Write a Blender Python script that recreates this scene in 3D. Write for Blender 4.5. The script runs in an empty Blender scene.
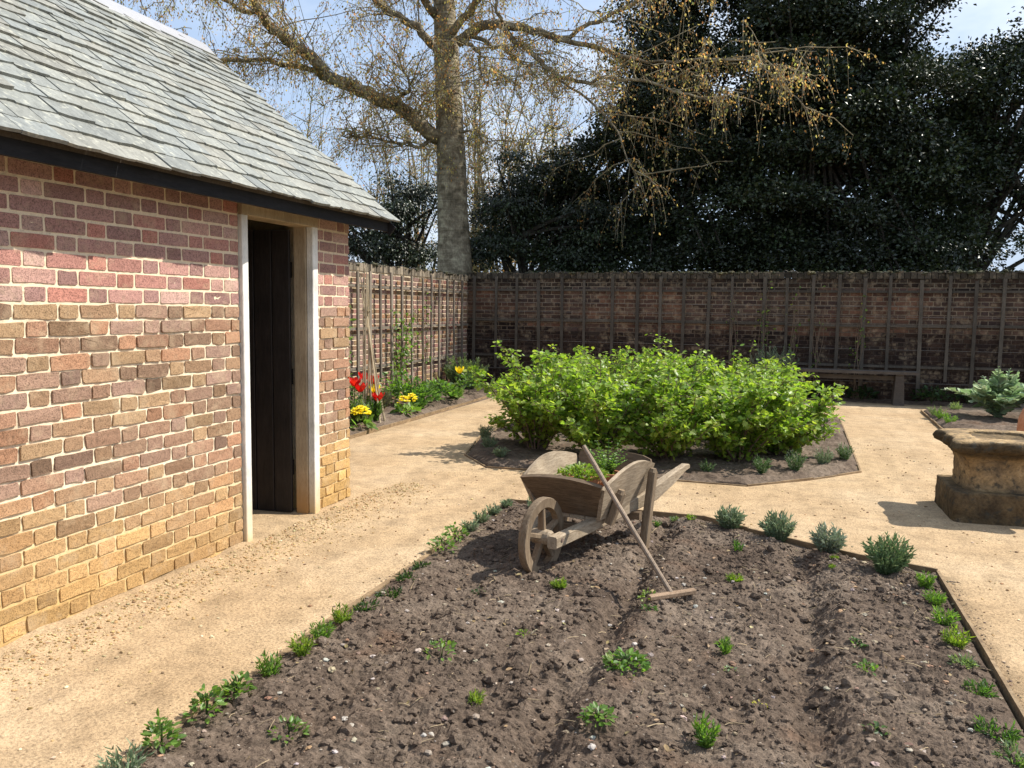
import bpy, math, random
import numpy as np
from mathutils import Matrix, Vector
random.seed(7)
RNG = np.random.default_rng(7)
PI = math.pi
scene = bpy.context.scene
COL = scene.collection

# ------------------------------------------------------------------ camera
F_PX, CAM_H = 829.0, 1.5
def basis(yaw, pitch, roll):
    y, p, r = map(math.radians, (yaw, pitch, roll))
    f = np.array([-math.sin(y)*math.cos(p), math.cos(y)*math.cos(p), -math.sin(p)])
    ri = np.array([math.cos(y), math.sin(y), 0.0]); up = np.cross(ri, f)
    return ri*math.cos(r)+up*math.sin(r), up*math.cos(r)-ri*math.sin(r), f
CR, CU, CF = basis(18.1, 5.2, 0.7)
CP = np.array([0, 0, CAM_H])
def at(a, b, y):                      # the point on the plane y = const seen at pixel (a, b)
    d = CF + CR*(a-512)/F_PX + CU*(384-b)/F_PX
    return CP + d*(y/d[1])
cam_d = bpy.data.cameras.new('camera'); cam = bpy.data.objects.new('camera', cam_d); COL.objects.link(cam)
m = Matrix.Identity(4)
for i in range(3):
    m[i][0], m[i][1], m[i][2], m[i][3] = CR[i], CU[i], -CF[i], CP[i]
cam.matrix_world = m
cam_d.sensor_width = 36; cam_d.lens = F_PX/1024*36; cam_d.clip_end = 2000; cam_d.clip_start = 0.05
scene.camera = cam

# ------------------------------------------------------------------ mesh helpers
class MB:
    def __init__(s): s.v = []; s.f = []; s.c = []; s.n = 0
    def add(s, verts, faces, col=(1, 1, 1)):
        verts = np.asarray(verts, float).reshape(-1, 3)
        s.v.append(verts)
        col = np.asarray(col, float)
        if col.ndim == 1: col = np.tile(col, (len(verts), 1))
        s.c.append(col)
        for fa in faces:
            fa = np.asarray(fa)
            if fa.ndim == 1: fa = fa[None, :]
            s.f.append(fa + s.n)
        s.n += len(verts)
    def build(s, name, mat, parent=None, smooth=False, loc=None, link=True):
        me = bpy.data.meshes.new(name)
        V = np.concatenate(s.v); C = np.concatenate(s.c)
        me.vertices.add(len(V)); me.vertices.foreach_set('co', V.astype(np.float32).ravel())
        loops = np.concatenate([f.ravel() for f in s.f]).astype(np.int32)
        tot = np.concatenate([np.full(f.shape[0], f.shape[1]) for f in s.f])
        start = np.concatenate([[0], np.cumsum(tot)[:-1]]).astype(np.int32)
        me.loops.add(len(loops)); me.loops.foreach_set('vertex_index', loops)
        me.polygons.add(len(tot)); me.polygons.foreach_set('loop_start', start)
        me.update(calc_edges=True)
        me.polygons.foreach_set('use_smooth', np.full(len(tot), smooth))
        at_ = me.attributes.new('col', 'FLOAT_COLOR', 'POINT')
        at_.data.foreach_set('color', np.concatenate([C, np.ones((len(C), 1))], 1).astype(np.float32).ravel())
        me.materials.append(mat); me.validate()
        o = bpy.data.objects.new(name, me)
        COL.objects.link(o)
        if parent is not None: o.parent = parent
        if loc is not None: o.location = loc
        return o
BOXF = np.array([[0,3,2,1],[4,5,6,7],[0,1,5,4],[1,2,6,5],[2,3,7,6],[3,0,4,7]])
def box(mb, lo, hi, col=(1,1,1), jit=0.0, M=None, taper=None):
    (x0,y0,z0),(x1,y1,z1) = lo, hi
    v = np.array([(x0,y0,z0),(x1,y0,z0),(x1,y1,z0),(x0,y1,z0),(x0,y0,z1),(x1,y0,z1),(x1,y1,z1),(x0,y1,z1)], float)
    if jit: v += RNG.normal(0, jit, v.shape)
    if M is not None: v = v @ M[:3,:3].T + M[:3,3]
    mb.add(v, [BOXF], col)
def bar(mb, p0, p1, w, h, up=(0,0,1), col=(1,1,1), w1=None, h1=None, bev=0.0):
    """rectangular bar between two points, eight sided section when bevelled"""
    p0, p1, up = np.array(p0, float), np.array(p1, float), np.array(up, float)
    d = p1-p0; d /= np.linalg.norm(d); s = np.cross(d, up); s /= np.linalg.norm(s); u = np.cross(s, d)
    w1 = w if w1 is None else w1; h1 = h if h1 is None else h1
    if bev <= 0: sec = [(-1,-1,0,0),(1,-1,0,0),(1,1,0,0),(-1,1,0,0)]
    else: sec = [(-1,-1,1,0),(1,-1,-1,0),(1,-1,0,1),(1,1,0,-1),(1,1,-1,0),(-1,1,1,0),(-1,1,0,-1),(-1,-1,0,1)]
    k = len(sec); vs = []
    for p, a, b in ((p0, w, h), (p1, w1, h1)):
        for sx, sy, bx, by in sec: vs.append(p + s*(sx*a/2+bx*bev) + u*(sy*b/2+by*bev))
    q = [[i, (i+1) % k, k+(i+1) % k, k+i] for i in range(k)]
    mb.add(vs, [np.array(q), np.arange(k)[::-1], np.arange(k, 2*k)], col)
def tube(mb, pts, rad, sides=6, col=(1,1,1), cap=True, rough=0.0):
    P = np.asarray(pts, float); n = len(P); rad = np.broadcast_to(np.asarray(rad, float), (n,))
    T = np.gradient(P, axis=0); T /= np.linalg.norm(T, axis=1)[:, None]+1e-9
    ref = np.array([0.31, 0.17, 0.93]) if abs(T[0][2]) < .85 else np.array([1.0, .2, 0])
    A = np.cross(T, ref); A /= np.linalg.norm(A, axis=1)[:, None]+1e-9; B = np.cross(T, A)
    th = np.arange(sides)/sides*2*PI
    rr = rad[:, None]*np.ones((1, sides))
    if rough: rr = rr*(1+RNG.normal(0, rough, rr.shape))
    V = P[:, None, :] + A[:, None, :]*(np.cos(th)[None, :, None]*rr[:, :, None]) + B[:, None, :]*(np.sin(th)[None, :, None]*rr[:, :, None])
    i = np.arange(n-1)[:, None]; j = np.arange(sides)[None, :]; j2 = (j+1) % sides
    q = np.stack([i*sides+j+0*i, i*sides+j2, (i+1)*sides+j2, (i+1)*sides+j], -1).reshape(-1, 4)
    fs = [q]
    if cap: fs += [np.arange(sides)[::-1], np.arange(sides)+(n-1)*sides]
    mb.add(V.reshape(-1, 3), fs, col)
def prism(mb, outline, off0, off1, col=(1,1,1)):
    """outline (k,3) swept from off0 to off1"""
    o = np.asarray(outline, float); k = len(o)
    v = np.concatenate([o+np.asarray(off0), o+np.asarray(off1)])
    q = [[i, (i+1) % k, k+(i+1) % k, k+i] for i in range(k)]
    mb.add(v, [np.array(q), np.arange(k)[::-1], np.arange(k, 2*k)], col)
def lathe(mb, prof, n=24, col=(1,1,1), center=(0,0,0), mod=None):
    V = []
    for r, z in prof:
        for k in range(n):
            a = 2*PI*k/n; rr = r*(mod(a, z) if mod else 1)
            V.append((center[0]+rr*math.cos(a), center[1]+rr*math.sin(a), center[2]+z))
    q = [[i*n+k, i*n+(k+1) % n, (i+1)*n+(k+1) % n, (i+1)*n+k] for i in range(len(prof)-1) for k in range(n)]
    mb.add(V, [np.array(q)], col)
# leaf templates: x across, y along, z up
DIAMOND = (np.array([(0,0,0),(.34,.45,.10),(0,1,-.06),(-.34,.45,.10)]), [np.array([[0,1,2],[0,2,3]])])
BLADE = (np.array([(-.5,0,0),(.5,0,0),(.35,.6,.05),(0,1,0),(-.35,.6,.05)]), [np.array([[0,1,2,3,4]])])
LOBED = (np.array([(0,0,0),(.30,-.06,.03),(.52,.26,.07),(.36,.44,.03),(.40,.74,.05),(.16,.72,.01),(0,1.0,-.05),(-.16,.72,.01),(-.40,.74,.05),(-.36,.44,.03),(-.52,.26,.07),(-.30,-.06,.03),(0,.42,-.03)]),
         [np.array([[12,i,(i+1) % 12] for i in range(12)])])
OVAL = (np.array([(0,0,0),(.22,.2,.05),(.30,.5,.07),(.18,.8,.03),(0,1,-.04),(-.18,.8,.03),(-.30,.5,.07),(-.22,.2,.05)]),
        [np.array([[0,1,2,3],[0,3,4,5],[0,5,6,7]])])
def leaves(mb, P, D, N, size, col, tmpl=DIAMOND, width=1.0):
    """P base points, D leaf axis, N rough normal"""
    P = np.asarray(P, float); n = len(P)
    if n == 0: return
    D = np.asarray(D, float); D = D/(np.linalg.norm(D, axis=1)[:, None]+1e-9)
    X = np.cross(D, N); X /= np.linalg.norm(X, axis=1)[:, None]+1e-9; Z = np.cross(X, D)
    tv, tf = tmpl; k = len(tv)
    size = np.broadcast_to(np.asarray(size, float), (n,))
    V = P[:, None, :] + size[:, None, None]*(X[:, None, :]*(tv[None, :, 0, None]*width) + D[:, None, :]*tv[None, :, 1, None] + Z[:, None, :]*tv[None, :, 2, None])
    fs = [(f[None, :, :]+(np.arange(n)*k)[:, None, None]).reshape(-1, f.shape[1]) for f in tf]
    c = np.repeat(np.broadcast_to(np.asarray(col, float), (n, 3)), k, axis=0)
    mb.add(V.reshape(-1, 3), fs, c)
def rdir(n):
    v = RNG.normal(0, 1, (n, 3)); return v/np.linalg.norm(v, axis=1)[:, None]
def pick(cols, n, var=.15):
    c = np.asarray(cols, float)[RNG.integers(0, len(cols), n)]
    return np.clip(c*(1+RNG.normal(0, var, (n, 1)))*(1+RNG.normal(0, var*.3, (n, 3))), .004, .95)
def vnoise(x, y, seed=0):
    """smooth 2D value noise in 0..1"""
    xi, yi = np.floor(x).astype(np.int64), np.floor(y).astype(np.int64); fx, fy = x-xi, y-yi
    fx, fy = fx*fx*(3-2*fx), fy*fy*(3-2*fy)
    def h(a, b):
        q = (a*374761393 + b*668265263 + seed*974711) & 0x7fffffff
        q = ((q ^ (q >> 13))*1274126177) & 0x7fffffff
        return ((q ^ (q >> 16)) & 0xffff)/65535.0
    return (h(xi,yi)*(1-fx)+h(xi+1,yi)*fx)*(1-fy)+(h(xi,yi+1)*(1-fx)+h(xi+1,yi+1)*fx)*fy
def fbm(x, y, oct=4, seed=0):
    s = 0; a = .5
    for o in range(oct): s = s+a*vnoise(x*2**o, y*2**o, seed+o); a *= .5
    return s
def tag(o, label=None, cat=None, group=None, kind=None):
    if label: o['label'] = label
    if cat: o['category'] = cat
    if group: o['group'] = group
    if kind: o['kind'] = kind
    return o
def thing(name, loc=(0,0,0), label=None, cat=None, group=None, rz=0.0):
    o = bpy.data.objects.new(name, None); o.empty_display_size = .1; COL.objects.link(o)
    o.location = loc; o.rotation_euler = (0, 0, rz)
    return tag(o, label, cat, group)

# ------------------------------------------------------------------ materials
def new_mat(name):
    mt = bpy.data.materials.new(name); mt.use_nodes = True
    nt = mt.node_tree; nt.nodes.clear()
    return mt, nt
def nd(nt, typ, **kw):
    n = nt.nodes.new(typ)
    for k, v in kw.items():
        if k.startswith('i_'): n.inputs[k[2:].replace('_', ' ')].default_value = v
        else: setattr(n, k, v)
    return n
def noise(nt, vec, scale, detail=4, rough=.6, dist=0.0):
    n = nd(nt, 'ShaderNodeTexNoise'); n.inputs['Scale'].default_value = scale; n.inputs['Detail'].default_value = detail
    n.inputs['Roughness'].default_value = rough; n.inputs['Distortion'].default_value = dist
    nt.links.new(vec, n.inputs['Vector']); return n.outputs['Fac']
def ramp(nt, fac, stops):
    r = nd(nt, 'ShaderNodeValToRGB'); e = r.color_ramp.elements
    while len(e) < len(stops): e.new(.5)
    for el, (p, c) in zip(e, stops):
        el.position = p; el.color = (c, c, c, 1) if isinstance(c, (int, float)) else (*c, 1)
    nt.links.new(fac, r.inputs['Fac']); return r.outputs['Color']
def mixc(nt, a, b, fac, mode='MIX'):
    n = nd(nt, 'ShaderNodeMix', data_type='RGBA', blend_type=mode)
    for s, v in (('Factor', fac), ('A', a), ('B', b)):
        sock = [i for i in n.inputs if i.name == s and (i.type == 'RGBA' or s == 'Factor' and i.type == 'VALUE')][0]
        if isinstance(v, (int, float)): sock.default_value = v
        elif isinstance(v, tuple): sock.default_value = (*v, 1)
        else: nt.links.new(v, sock)
    return [o for o in n.outputs if o.type == 'RGBA'][0]
def math_(nt, op, a, b=0.0):
    n = nd(nt, 'ShaderNodeMath', operation=op)
    for i, v in enumerate((a, b)):
        if isinstance(v, (int, float)): n.inputs[i].default_value = v
        else: nt.links.new(v, n.inputs[i])
    return n.outputs[0]
def finish(nt, color, rough=.85, spec=.3, bumps=(), trans=0.0, tcol=None, alpha=None):
    p = nd(nt, 'ShaderNodeBsdfPrincipled'); out = nd(nt, 'ShaderNodeOutputMaterial')
    if isinstance(color, tuple): p.inputs['Base Color'].default_value = (*color, 1)
    else: nt.links.new(color, p.inputs['Base Color'])
    if isinstance(rough, (int, float)): p.inputs['Roughness'].default_value = rough
    else: nt.links.new(rough, p.inputs['Roughness'])
    p.inputs['Specular IOR Level'].default_value = spec
    prev = None
    for h, st, di in bumps:
        b = nd(nt, 'ShaderNodeBump'); b.inputs['Strength'].default_value = st; b.inputs['Distance'].default_value = di
        nt.links.new(h, b.inputs['Height'])
        if prev: nt.links.new(prev, b.inputs['Normal'])
        prev = b.outputs['Normal']
    if prev: nt.links.new(prev, p.inputs['Normal'])
    if trans > 0:
        t = nd(nt, 'ShaderNodeBsdfTranslucent'); nt.links.new(tcol if tcol is not None else color, t.inputs['Color'])
        mx = nd(nt, 'ShaderNodeMixShader'); mx.inputs['Fac'].default_value = trans
        nt.links.new(p.outputs[0], mx.inputs[1]); nt.links.new(t.outputs[0], mx.inputs[2]); nt.links.new(mx.outputs[0], out.inputs['Surface'])
    else: nt.links.new(p.outputs[0], out.inputs['Surface'])
def attr(nt):
    return nd(nt, 'ShaderNodeAttribute', attribute_name='col').outputs['Color']
def pos(nt): return nd(nt, 'ShaderNodeNewGeometry').outputs['Position']
def objc(nt): return nd(nt, 'ShaderNodeTexCoord').outputs['Object']
def stretch(nt, vec, s):
    mp = nd(nt, 'ShaderNodeMapping'); mp.inputs['Scale'].default_value = s
    nt.links.new(vec, mp.inputs['Vector']); return mp.outputs[0]

def leaf_mat(name, rough=.5, spec=.4, trans=.35, tint=(1.15, 1.25, .5)):
    mt, nt = new_mat(name); c = attr(nt)
    finish(nt, c, rough, spec, (), trans, mixc(nt, c, tint, 1.0, 'MULTIPLY')); return mt
M_leaf = leaf_mat('fresh_leaf', .42, .5, .52, (1.2, 1.35, .5))
M_grey = leaf_mat('grey_leaf', .7, .2, .25, (1, 1.05, .85))
M_ever = leaf_mat('evergreen_leaf', .42, .62, .06)
M_spring = leaf_mat('spring_leaf', .6, .3, .55, (1.25, 1.15, .8))
M_petal = leaf_mat('petal', .45, .35, .35, (1.2, 1.0, .8))

def wood_mat(name, c0, c1, axis=(1, 1, 8), grain=22, rough=.8, bump=.35, spec=.25, stain=None):
    mt, nt = new_mat(name); v = objc(nt)
    n1 = noise(nt, stretch(nt, v, axis), grain, 6, .65, .4); n2 = noise(nt, v, 3.2, 4, .6)
    n3 = noise(nt, stretch(nt, v, axis), grain*4.5, 3, .6)
    c = mixc(nt, c0, c1, ramp(nt, n1, [(.3, 0), (.7, 1)]))
    c = mixc(nt, c, attr(nt), 1.0, 'MULTIPLY')
    c = mixc(nt, c, ramp(nt, n2, [(.25, .62), (.65, 1.1)]), 1.0, 'MULTIPLY')
    c = mixc(nt, c, ramp(nt, n3, [(.36, .5), (.47, 1)]), .6, 'MULTIPLY')
    if stain:
        z = nd(nt, 'ShaderNodeSeparateXYZ'); nt.links.new(pos(nt), z.inputs[0])
        f = math_(nt, 'ADD', z.outputs['Z'], math_(nt, 'MULTIPLY', n2, .35))
        c = mixc(nt, c, stain, ramp(nt, f, [(.18, .85), (.62, 0)]))
    finish(nt, c, rough, spec, [(n1, bump, .004), (n3, bump*.8, .002)]); return mt
M_barrow = wood_mat('weathered_oak', (.22, .16, .10), (.45, .36, .255), (9, 1, 9), 9)  # sunlit surfaces: their light is in this paler oak; darker copies follow
M_barrowx = wood_mat('weathered_oak_cross', (.115, .078, .048), (.22, .155, .098), (1, 9, 9), 9)
M_barrowz = wood_mat('weathered_oak_upright', (.15, .102, .062), (.29, .215, .14), (9, 9, 1), 9)
M_rake = wood_mat('ash_handle', (.20, .145, .10), (.34, .26, .19), (6, 6, 6), 12)
M_trellis = wood_mat('grey_batten', (.12, .10, .078), (.215, .18, .14), (10, 10, 1), 8)
M_frame = wood_mat('painted_frame', (.74, .71, .64), (.84, .82, .77), (12, 12, 1), 6, .55, .12, .35, (.58, .40, .17))
M_jamb = wood_mat('brown_jamb', (.36, .27, .17), (.50, .40, .27), (12, 12, 1), 6, .7, .2, .3, (.42, .22, .07))
M_door = wood_mat('tarred_door', (.016, .012, .010), (.034, .026, .022), (10, 10, 1), 8, .6, .3)
M_fascia = wood_mat('black_fascia', (.014, .014, .016), (.026, .026, .028), (8, 1, 8), 6, .7, .15, .15)
M_edge = wood_mat('edging_board', (.17, .11, .06), (.33, .235, .135), (3, 3, 8), 6)
M_cane = wood_mat('bamboo_cane', (.36, .28, .17), (.56, .47, .33), (10, 10, 1), 14, .55, .1)
M_bench = wood_mat('bench_oak', (.075, .06, .048), (.13, .108, .088), (1, 9, 9), 8)
M_stem = wood_mat('bush_stem', (.11, .075, .05), (.2, .145, .10), (6, 6, 1), 20)

def brick_mat(name, rough_k=1.0):
    mt, nt = new_mat(name); v = pos(nt)
    a = noise(nt, v, 46, 7, .74); b = noise(nt, v, 170, 4, .65); c3 = noise(nt, v, 9, 4, .6)
    vo = nd(nt, 'ShaderNodeTexVoronoi'); vo.inputs['Scale'].default_value = 95; nt.links.new(v, vo.inputs['Vector'])
    c = mixc(nt, attr(nt), ramp(nt, a, [(.30, .60), (.48, 1.0), (.70, 1.25)]), 1.0, 'MULTIPLY')
    c = mixc(nt, c, ramp(nt, b, [(.38, .42), (.5, 1.05)]), .85, 'MULTIPLY')
    c = mixc(nt, c, (.52, .40, .26), ramp(nt, c3, [(.52, 0), (.75, .42)]))
    pits = ramp(nt, vo.outputs['Distance'], [(.05, 0), (.22, 1)])
    c = mixc(nt, c, pits, .45, 'MULTIPLY')
    finish(nt, c, .92, .15, [(a, .75*rough_k, .006), (b, .6*rough_k, .003), (pits, .3*rough_k, .003)]); return mt
M_brick = brick_mat('old_brick')
def mortar_mat():
    mt, nt = new_mat('lime_mortar'); v = pos(nt)
    a = noise(nt, v, 30, 6, .7); b = noise(nt, v, 210, 3, .6); big = noise(nt, v, 2.0, 4, .6)
    z = nd(nt, 'ShaderNodeSeparateXYZ'); nt.links.new(v, z.inputs[0])
    zz = math_(nt, 'ADD', z.outputs['Z'], math_(nt, 'MULTIPLY', math_(nt, 'SUBTRACT', big, .5), .5))
    c = ramp(nt, zz, [(.05, (.52, .35, .15)), (.30, (.64, .49, .27)), (.60, (.74, .63, .46)), (1.0, (.74, .61, .43))])
    c = mixc(nt, c, ramp(nt, a, [(.28, .72), (.5, 1.04)]), 1.0, 'MULTIPLY')
    c = mixc(nt, c, ramp(nt, b, [(.35, .75), (.5, 1.0)]), .6, 'MULTIPLY')
    finish(nt, c, .95, .1, [(a, .5, .006), (b, .4, .002)]); return mt
M_mortar = mortar_mat()
def garden_mortar():
    mt, nt = new_mat('garden_wall_mortar'); v = pos(nt)
    a = noise(nt, v, 18, 5, .7); z = nd(nt, 'ShaderNodeSeparateXYZ'); nt.links.new(v, z.inputs[0])
    big = noise(nt, v, 1.3, 4, .65)
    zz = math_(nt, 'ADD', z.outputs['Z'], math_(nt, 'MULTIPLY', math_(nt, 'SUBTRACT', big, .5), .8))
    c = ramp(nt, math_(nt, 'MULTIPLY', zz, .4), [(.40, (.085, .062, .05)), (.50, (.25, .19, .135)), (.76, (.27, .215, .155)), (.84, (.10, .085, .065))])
    c = mixc(nt, c, ramp(nt, a, [(.3, .5), (.65, 1.1)]), 1.0, 'MULTIPLY')
    finish(nt, c, .95, .1, [(a, .8, .01)]); return mt
M_gmortar = garden_mortar()

def slate_mat():
    mt, nt = new_mat('weathered_slate'); v = pos(nt)
    a = noise(nt, stretch(nt, v, (1, 2.2, 1)), 11, 6, .65); b = noise(nt, v, 60, 5, .65); l = noise(nt, v, 28, 3, .5)
    c = mixc(nt, attr(nt), ramp(nt, a, [(.28, .72), (.55, 1.02), (.75, 1.22)]), 1.0, 'MULTIPLY')
    c = mixc(nt, c, ramp(nt, b, [(.33, .7), (.52, 1.05)]), .7, 'MULTIPLY')
    c = mixc(nt, c, (.50, .49, .40), ramp(nt, l, [(.58, 0), (.70, .5)]))
    finish(nt, c, .68, .35, [(a, .35, .01), (b, .35, .004)]); return mt
M_slate = slate_mat()
def lead_mat():
    mt, nt = new_mat('lead_ridge'); v = pos(nt); a = noise(nt, v, 14, 5)
    finish(nt, mixc(nt, (.27, .27, .285), (.36, .36, .37), a), .55, .4, [(a, .2, .01)]); return mt
M_lead = lead_mat()
def stone_mat():
    mt, nt = new_mat('eroded_sandstone'); v = pos(nt)
    a = noise(nt, v, 7, 7, .68, .3); b = noise(nt, v, 55, 5, .65); z = nd(nt, 'ShaderNodeSeparateXYZ'); nt.links.new(v, z.inputs[0])
    c = ramp(nt, a, [(.22, (.04, .031, .022)), (.42, (.125, .088, .05)), (.58, (.21, .145, .075)), (.8, (.30, .24, .16))])
    c = mixc(nt, c, attr(nt), 1.0, 'MULTIPLY')
    c = mixc(nt, c, ramp(nt, b, [(.3, .55), (.55, 1.06)]), .9, 'MULTIPLY')
    l = noise(nt, v, 17, 4, .6)
    c = mixc(nt, c, (.05, .048, .04), ramp(nt, l, [(.56, 0), (.66, .8)]))
    finish(nt, c, .93, .15, [(a, .7, .03), (b, .7, .008)]); return mt
M_stone = stone_mat()
def terracotta_mat():
    mt, nt = new_mat('terracotta'); v = pos(nt); a = noise(nt, v, 18, 5); b = noise(nt, v, 120, 3)
    c = mixc(nt, (.40, .155, .075), (.52, .25, .14), ramp(nt, a, [(.3, 0), (.7, 1)]))
    finish(nt, c, .85, .2, [(a, .2, .005), (b, .2, .002)]); return mt
M_terra = terracotta_mat()
def iron_mat():
    mt, nt = new_mat('rusty_iron'); v = pos(nt); a = noise(nt, v, 60, 5)
    finish(nt, mixc(nt, (.09, .055, .04), (.20, .14, .11), a), .75, .4, [(a, .3, .002)]); return mt
M_iron = iron_mat()
def bark_mat(name, c0, c1, c2, sc=5):
    mt, nt = new_mat(name); v = pos(nt)
    a = noise(nt, v, sc, 5, .6, .6); b = noise(nt, stretch(nt, v, (1, 1, .45)), sc*6, 5, .65)
    ring = noise(nt, stretch(nt, v, (.35, .35, 5)), 3.2, 4, .6)
    c = ramp(nt, a, [(.33, c0), (.5, c1), (.68, c2)])
    c = mixc(nt, c, ramp(nt, b, [(.3, .55), (.6, 1.1)]), .9, 'MULTIPLY')
    c = mixc(nt, c, ramp(nt, ring, [(.35, .6), (.5, 1)]), .7, 'MULTIPLY')
    finish(nt, c, .9, .15, [(ring, .8, .05), (b, .7, .02)]); return mt
M_plane = bark_mat('plane_bark', (.15, .122, .08), (.27, .22, .15), (.46, .40, .27))
M_bark = bark_mat('dark_bark', (.035, .03, .024), (.06, .05, .04), (.09, .08, .06))
M_pale = bark_mat('pale_bark', (.20, .165, .10), (.30, .255, .165), (.40, .345, .23))

def sand_mat():
    mt, nt = new_mat('sandy_gravel'); v = pos(nt)
    big = noise(nt, v, .8, 5, .6); mid = noise(nt, v, 6.5, 6, .65); fine = noise(nt, v, 85, 4, .7); grit = noise(nt, v, 320, 2, .6)
    vo = nd(nt, 'ShaderNodeTexVoronoi'); vo.inputs['Scale'].default_value = 62; nt.links.new(v, vo.inputs['Vector'])
    sp = noise(nt, v, 44, 2, .5)
    c = ramp(nt, big, [(.28, (.37, .253, .142)), (.5, (.438, .312, .185)), (.72, (.50, .375, .24))])
    c = mixc(nt, c, ramp(nt, mid, [(.3, .72), (.52, 1.0), (.72, 1.14)]), 1.0, 'MULTIPLY')
    c = mixc(nt, c, ramp(nt, fine, [(.32, .52), (.5, 1.0), (.68, 1.22)]), .95, 'MULTIPLY')
    c = mixc(nt, c, ramp(nt, grit, [(.34, .7), (.5, 1.02)]), .7, 'MULTIPLY')
    track = noise(nt, stretch(nt, v, (3.2, .22, 1)), 1.6, 4, .55)
    c = mixc(nt, c, ramp(nt, track, [(.34, .90), (.5, 1.0), (.64, 1.06)]), 1.0, 'MULTIPLY')
    c = mixc(nt, c, (.23, .14, .07), ramp(nt, sp, [(.70, 0), (.74, .7)]))
    finish(nt, c, .95, .12, [(mid, .35, .03), (fine, .6, .009), (vo.outputs['Distance'], .35, .006), (grit, .5, .003)]); return mt
M_sand = sand_mat()
def soil_mat():
    mt, nt = new_mat('garden_soil'); v = pos(nt)
    big = noise(nt, v, 1.7, 5, .6); mid = noise(nt, v, 21, 6, .68); fine = noise(nt, v, 130, 4, .7); s = noise(nt, v, 75, 2, .5)
    red = noise(nt, v, 2.6, 3, .5)
    c = ramp(nt, big, [(.3, (.085, .061, .045)), (.5, (.130, .096, .071)), (.72, (.195, .151, .114))])
    c = mixc(nt, c, (.135, .078, .048), ramp(nt, red, [(.6, 0), (.74, .55)]))
    c = mixc(nt, c, ramp(nt, mid, [(.28, .45), (.5, 1.0), (.70, 1.45)]), 1.0, 'MULTIPLY')
    c = mixc(nt, c, ramp(nt, fine, [(.3, .55), (.5, 1.0), (.72, 1.3)]), .9, 'MULTIPLY')
    c = mixc(nt, c, (.30, .25, .20), ramp(nt, s, [(.69, 0), (.73, .8)]))
    finish(nt, c, .96, .1, [(mid, .7, .02), (fine, .8, .008)]); return mt
M_soil = soil_mat()
def attr_mat(name, rough=.9, spec=.2, sc=60):
    mt, nt = new_mat(name); a = noise(nt, pos(nt), sc, 4)
    finish(nt, mixc(nt, attr(nt), ramp(nt, a, [(.3, .7), (.7, 1.2)]), 1.0, 'MULTIPLY'), rough, spec, [(a, .4, .004)]); return mt
M_pebble = attr_mat('pebble')
M_plain = attr_mat('plain', .85)
def grass_mat():
    mt, nt = new_mat('rough_grass'); a = noise(nt, pos(nt), 1.5, 6); b = noise(nt, pos(nt), 40, 3)
    c = mixc(nt, (.035, .05, .018), (.075, .085, .03), a)
    finish(nt, c, .95, .1, [(b, .8, .03)]); return mt
M_grass = grass_mat()

# ------------------------------------------------------------------ ground
g = MB(); g.add([(-400,-400,-.2),(400,-400,-.2),(400,400,-.2),(-400,400,-.2)], [[0,1,2,3]])
tag(g.build('ground', M_grass), kind='structure')
def grid(mb, xs, ys, zf, col=(1,1,1)):
    X, Y = np.meshgrid(xs, ys); Z = zf(X, Y); n, k = X.shape
    i = np.arange(n-1)[:, None]; j = np.arange(k-1)[None, :]
    q = np.stack([i*k+j, i*k+j+1, (i+1)*k+j+1, (i+1)*k+j], -1).reshape(-1, 4)
    mb.add(np.stack([X, Y, Z], -1).reshape(-1, 3), [q], col)
def bed_top(x):
    return np.interp(x, [-2.0, -.50, -.18, .15, .50, .88], [5.97, 5.97, 5.75, 5.53, 5.34, 5.20])
def path_z(X, Y):
    z = .010*(fbm(X*1.1, Y*1.1, 3, 5)-.5)+.006*(fbm(X*7, Y*7, 3, 9)-.5)
    bank = np.clip((-2.72-X)/.42, 0, 1)*(Y < 6.0)*(Y > -1)          # loose gravel heaped against the shed
    z = z+bank*(.035+.045*(fbm(X*5, Y*5, 3, 3)-.45))
    under = ((X > -1.96) & (X < .86) & (Y < bed_top(X)-.04)) | ((X > -3.0) & (X < .55) & (Y > 8.5) & (Y < 12.4)) | ((X > 2.2) & (Y > 11.6) & (Y < 13.9)) | ((X < -4.85) & (Y > 6.3))
    return z-.004-.14*under
g = MB()
grid(g, np.concatenate([np.linspace(-7, -3.3, 12)[:-1], np.linspace(-3.3, -1.9, 70)[:-1], np.linspace(-1.9, 9, 90)]),
     np.concatenate([np.linspace(-6, 1.2, 20)[:-1], np.linspace(1.2, 7, 240)[:-1], np.linspace(7, 15.6, 110)]), path_z)
tag(g.build('path', M_sand, smooth=True), kind='structure')

# soil beds as height fields
def clods(X, Y, n, rmin, rmax, seed, x0, x1, y0, y1):
    rg = np.random.default_rng(seed); Z = np.zeros_like(X)
    xs, ys = X[0], Y[:, 0]
    return rg, Z
def soil_h(X, Y, seed, rough=1.0):
    z = .075*(fbm(X*2.2, Y*2.2, 3, seed)-.45)+.06*(fbm(X*9, Y*9, 3, seed+7)-.45)
    a = vnoise(X*24, Y*24, seed+1); b = vnoise(X*24+.5*a, Y*24+40, seed+2)
    lum = np.maximum(a, b); msk = np.clip(fbm(X*1.6+9, Y*1.6, 3, seed+31)*2.6-.55, .25, 1.6); z = z+.014*(lum-.6)*msk+.020*(fbm(X*33, Y*33, 3, seed+41)-.45)*msk
    z = z+.010*(np.abs(vnoise(X*57+.8*a, Y*57, seed+3)-.5)*2)*(.4+.6*msk)+.012*(vnoise(X*95, Y*95, seed+4)-.5)
    return z*rough
xs = np.linspace(-1.985, .875, 330)
ts = np.concatenate([np.linspace(-3, 1.7, 60)[:-1], np.linspace(1.7, 6.0, 480)])
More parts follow.
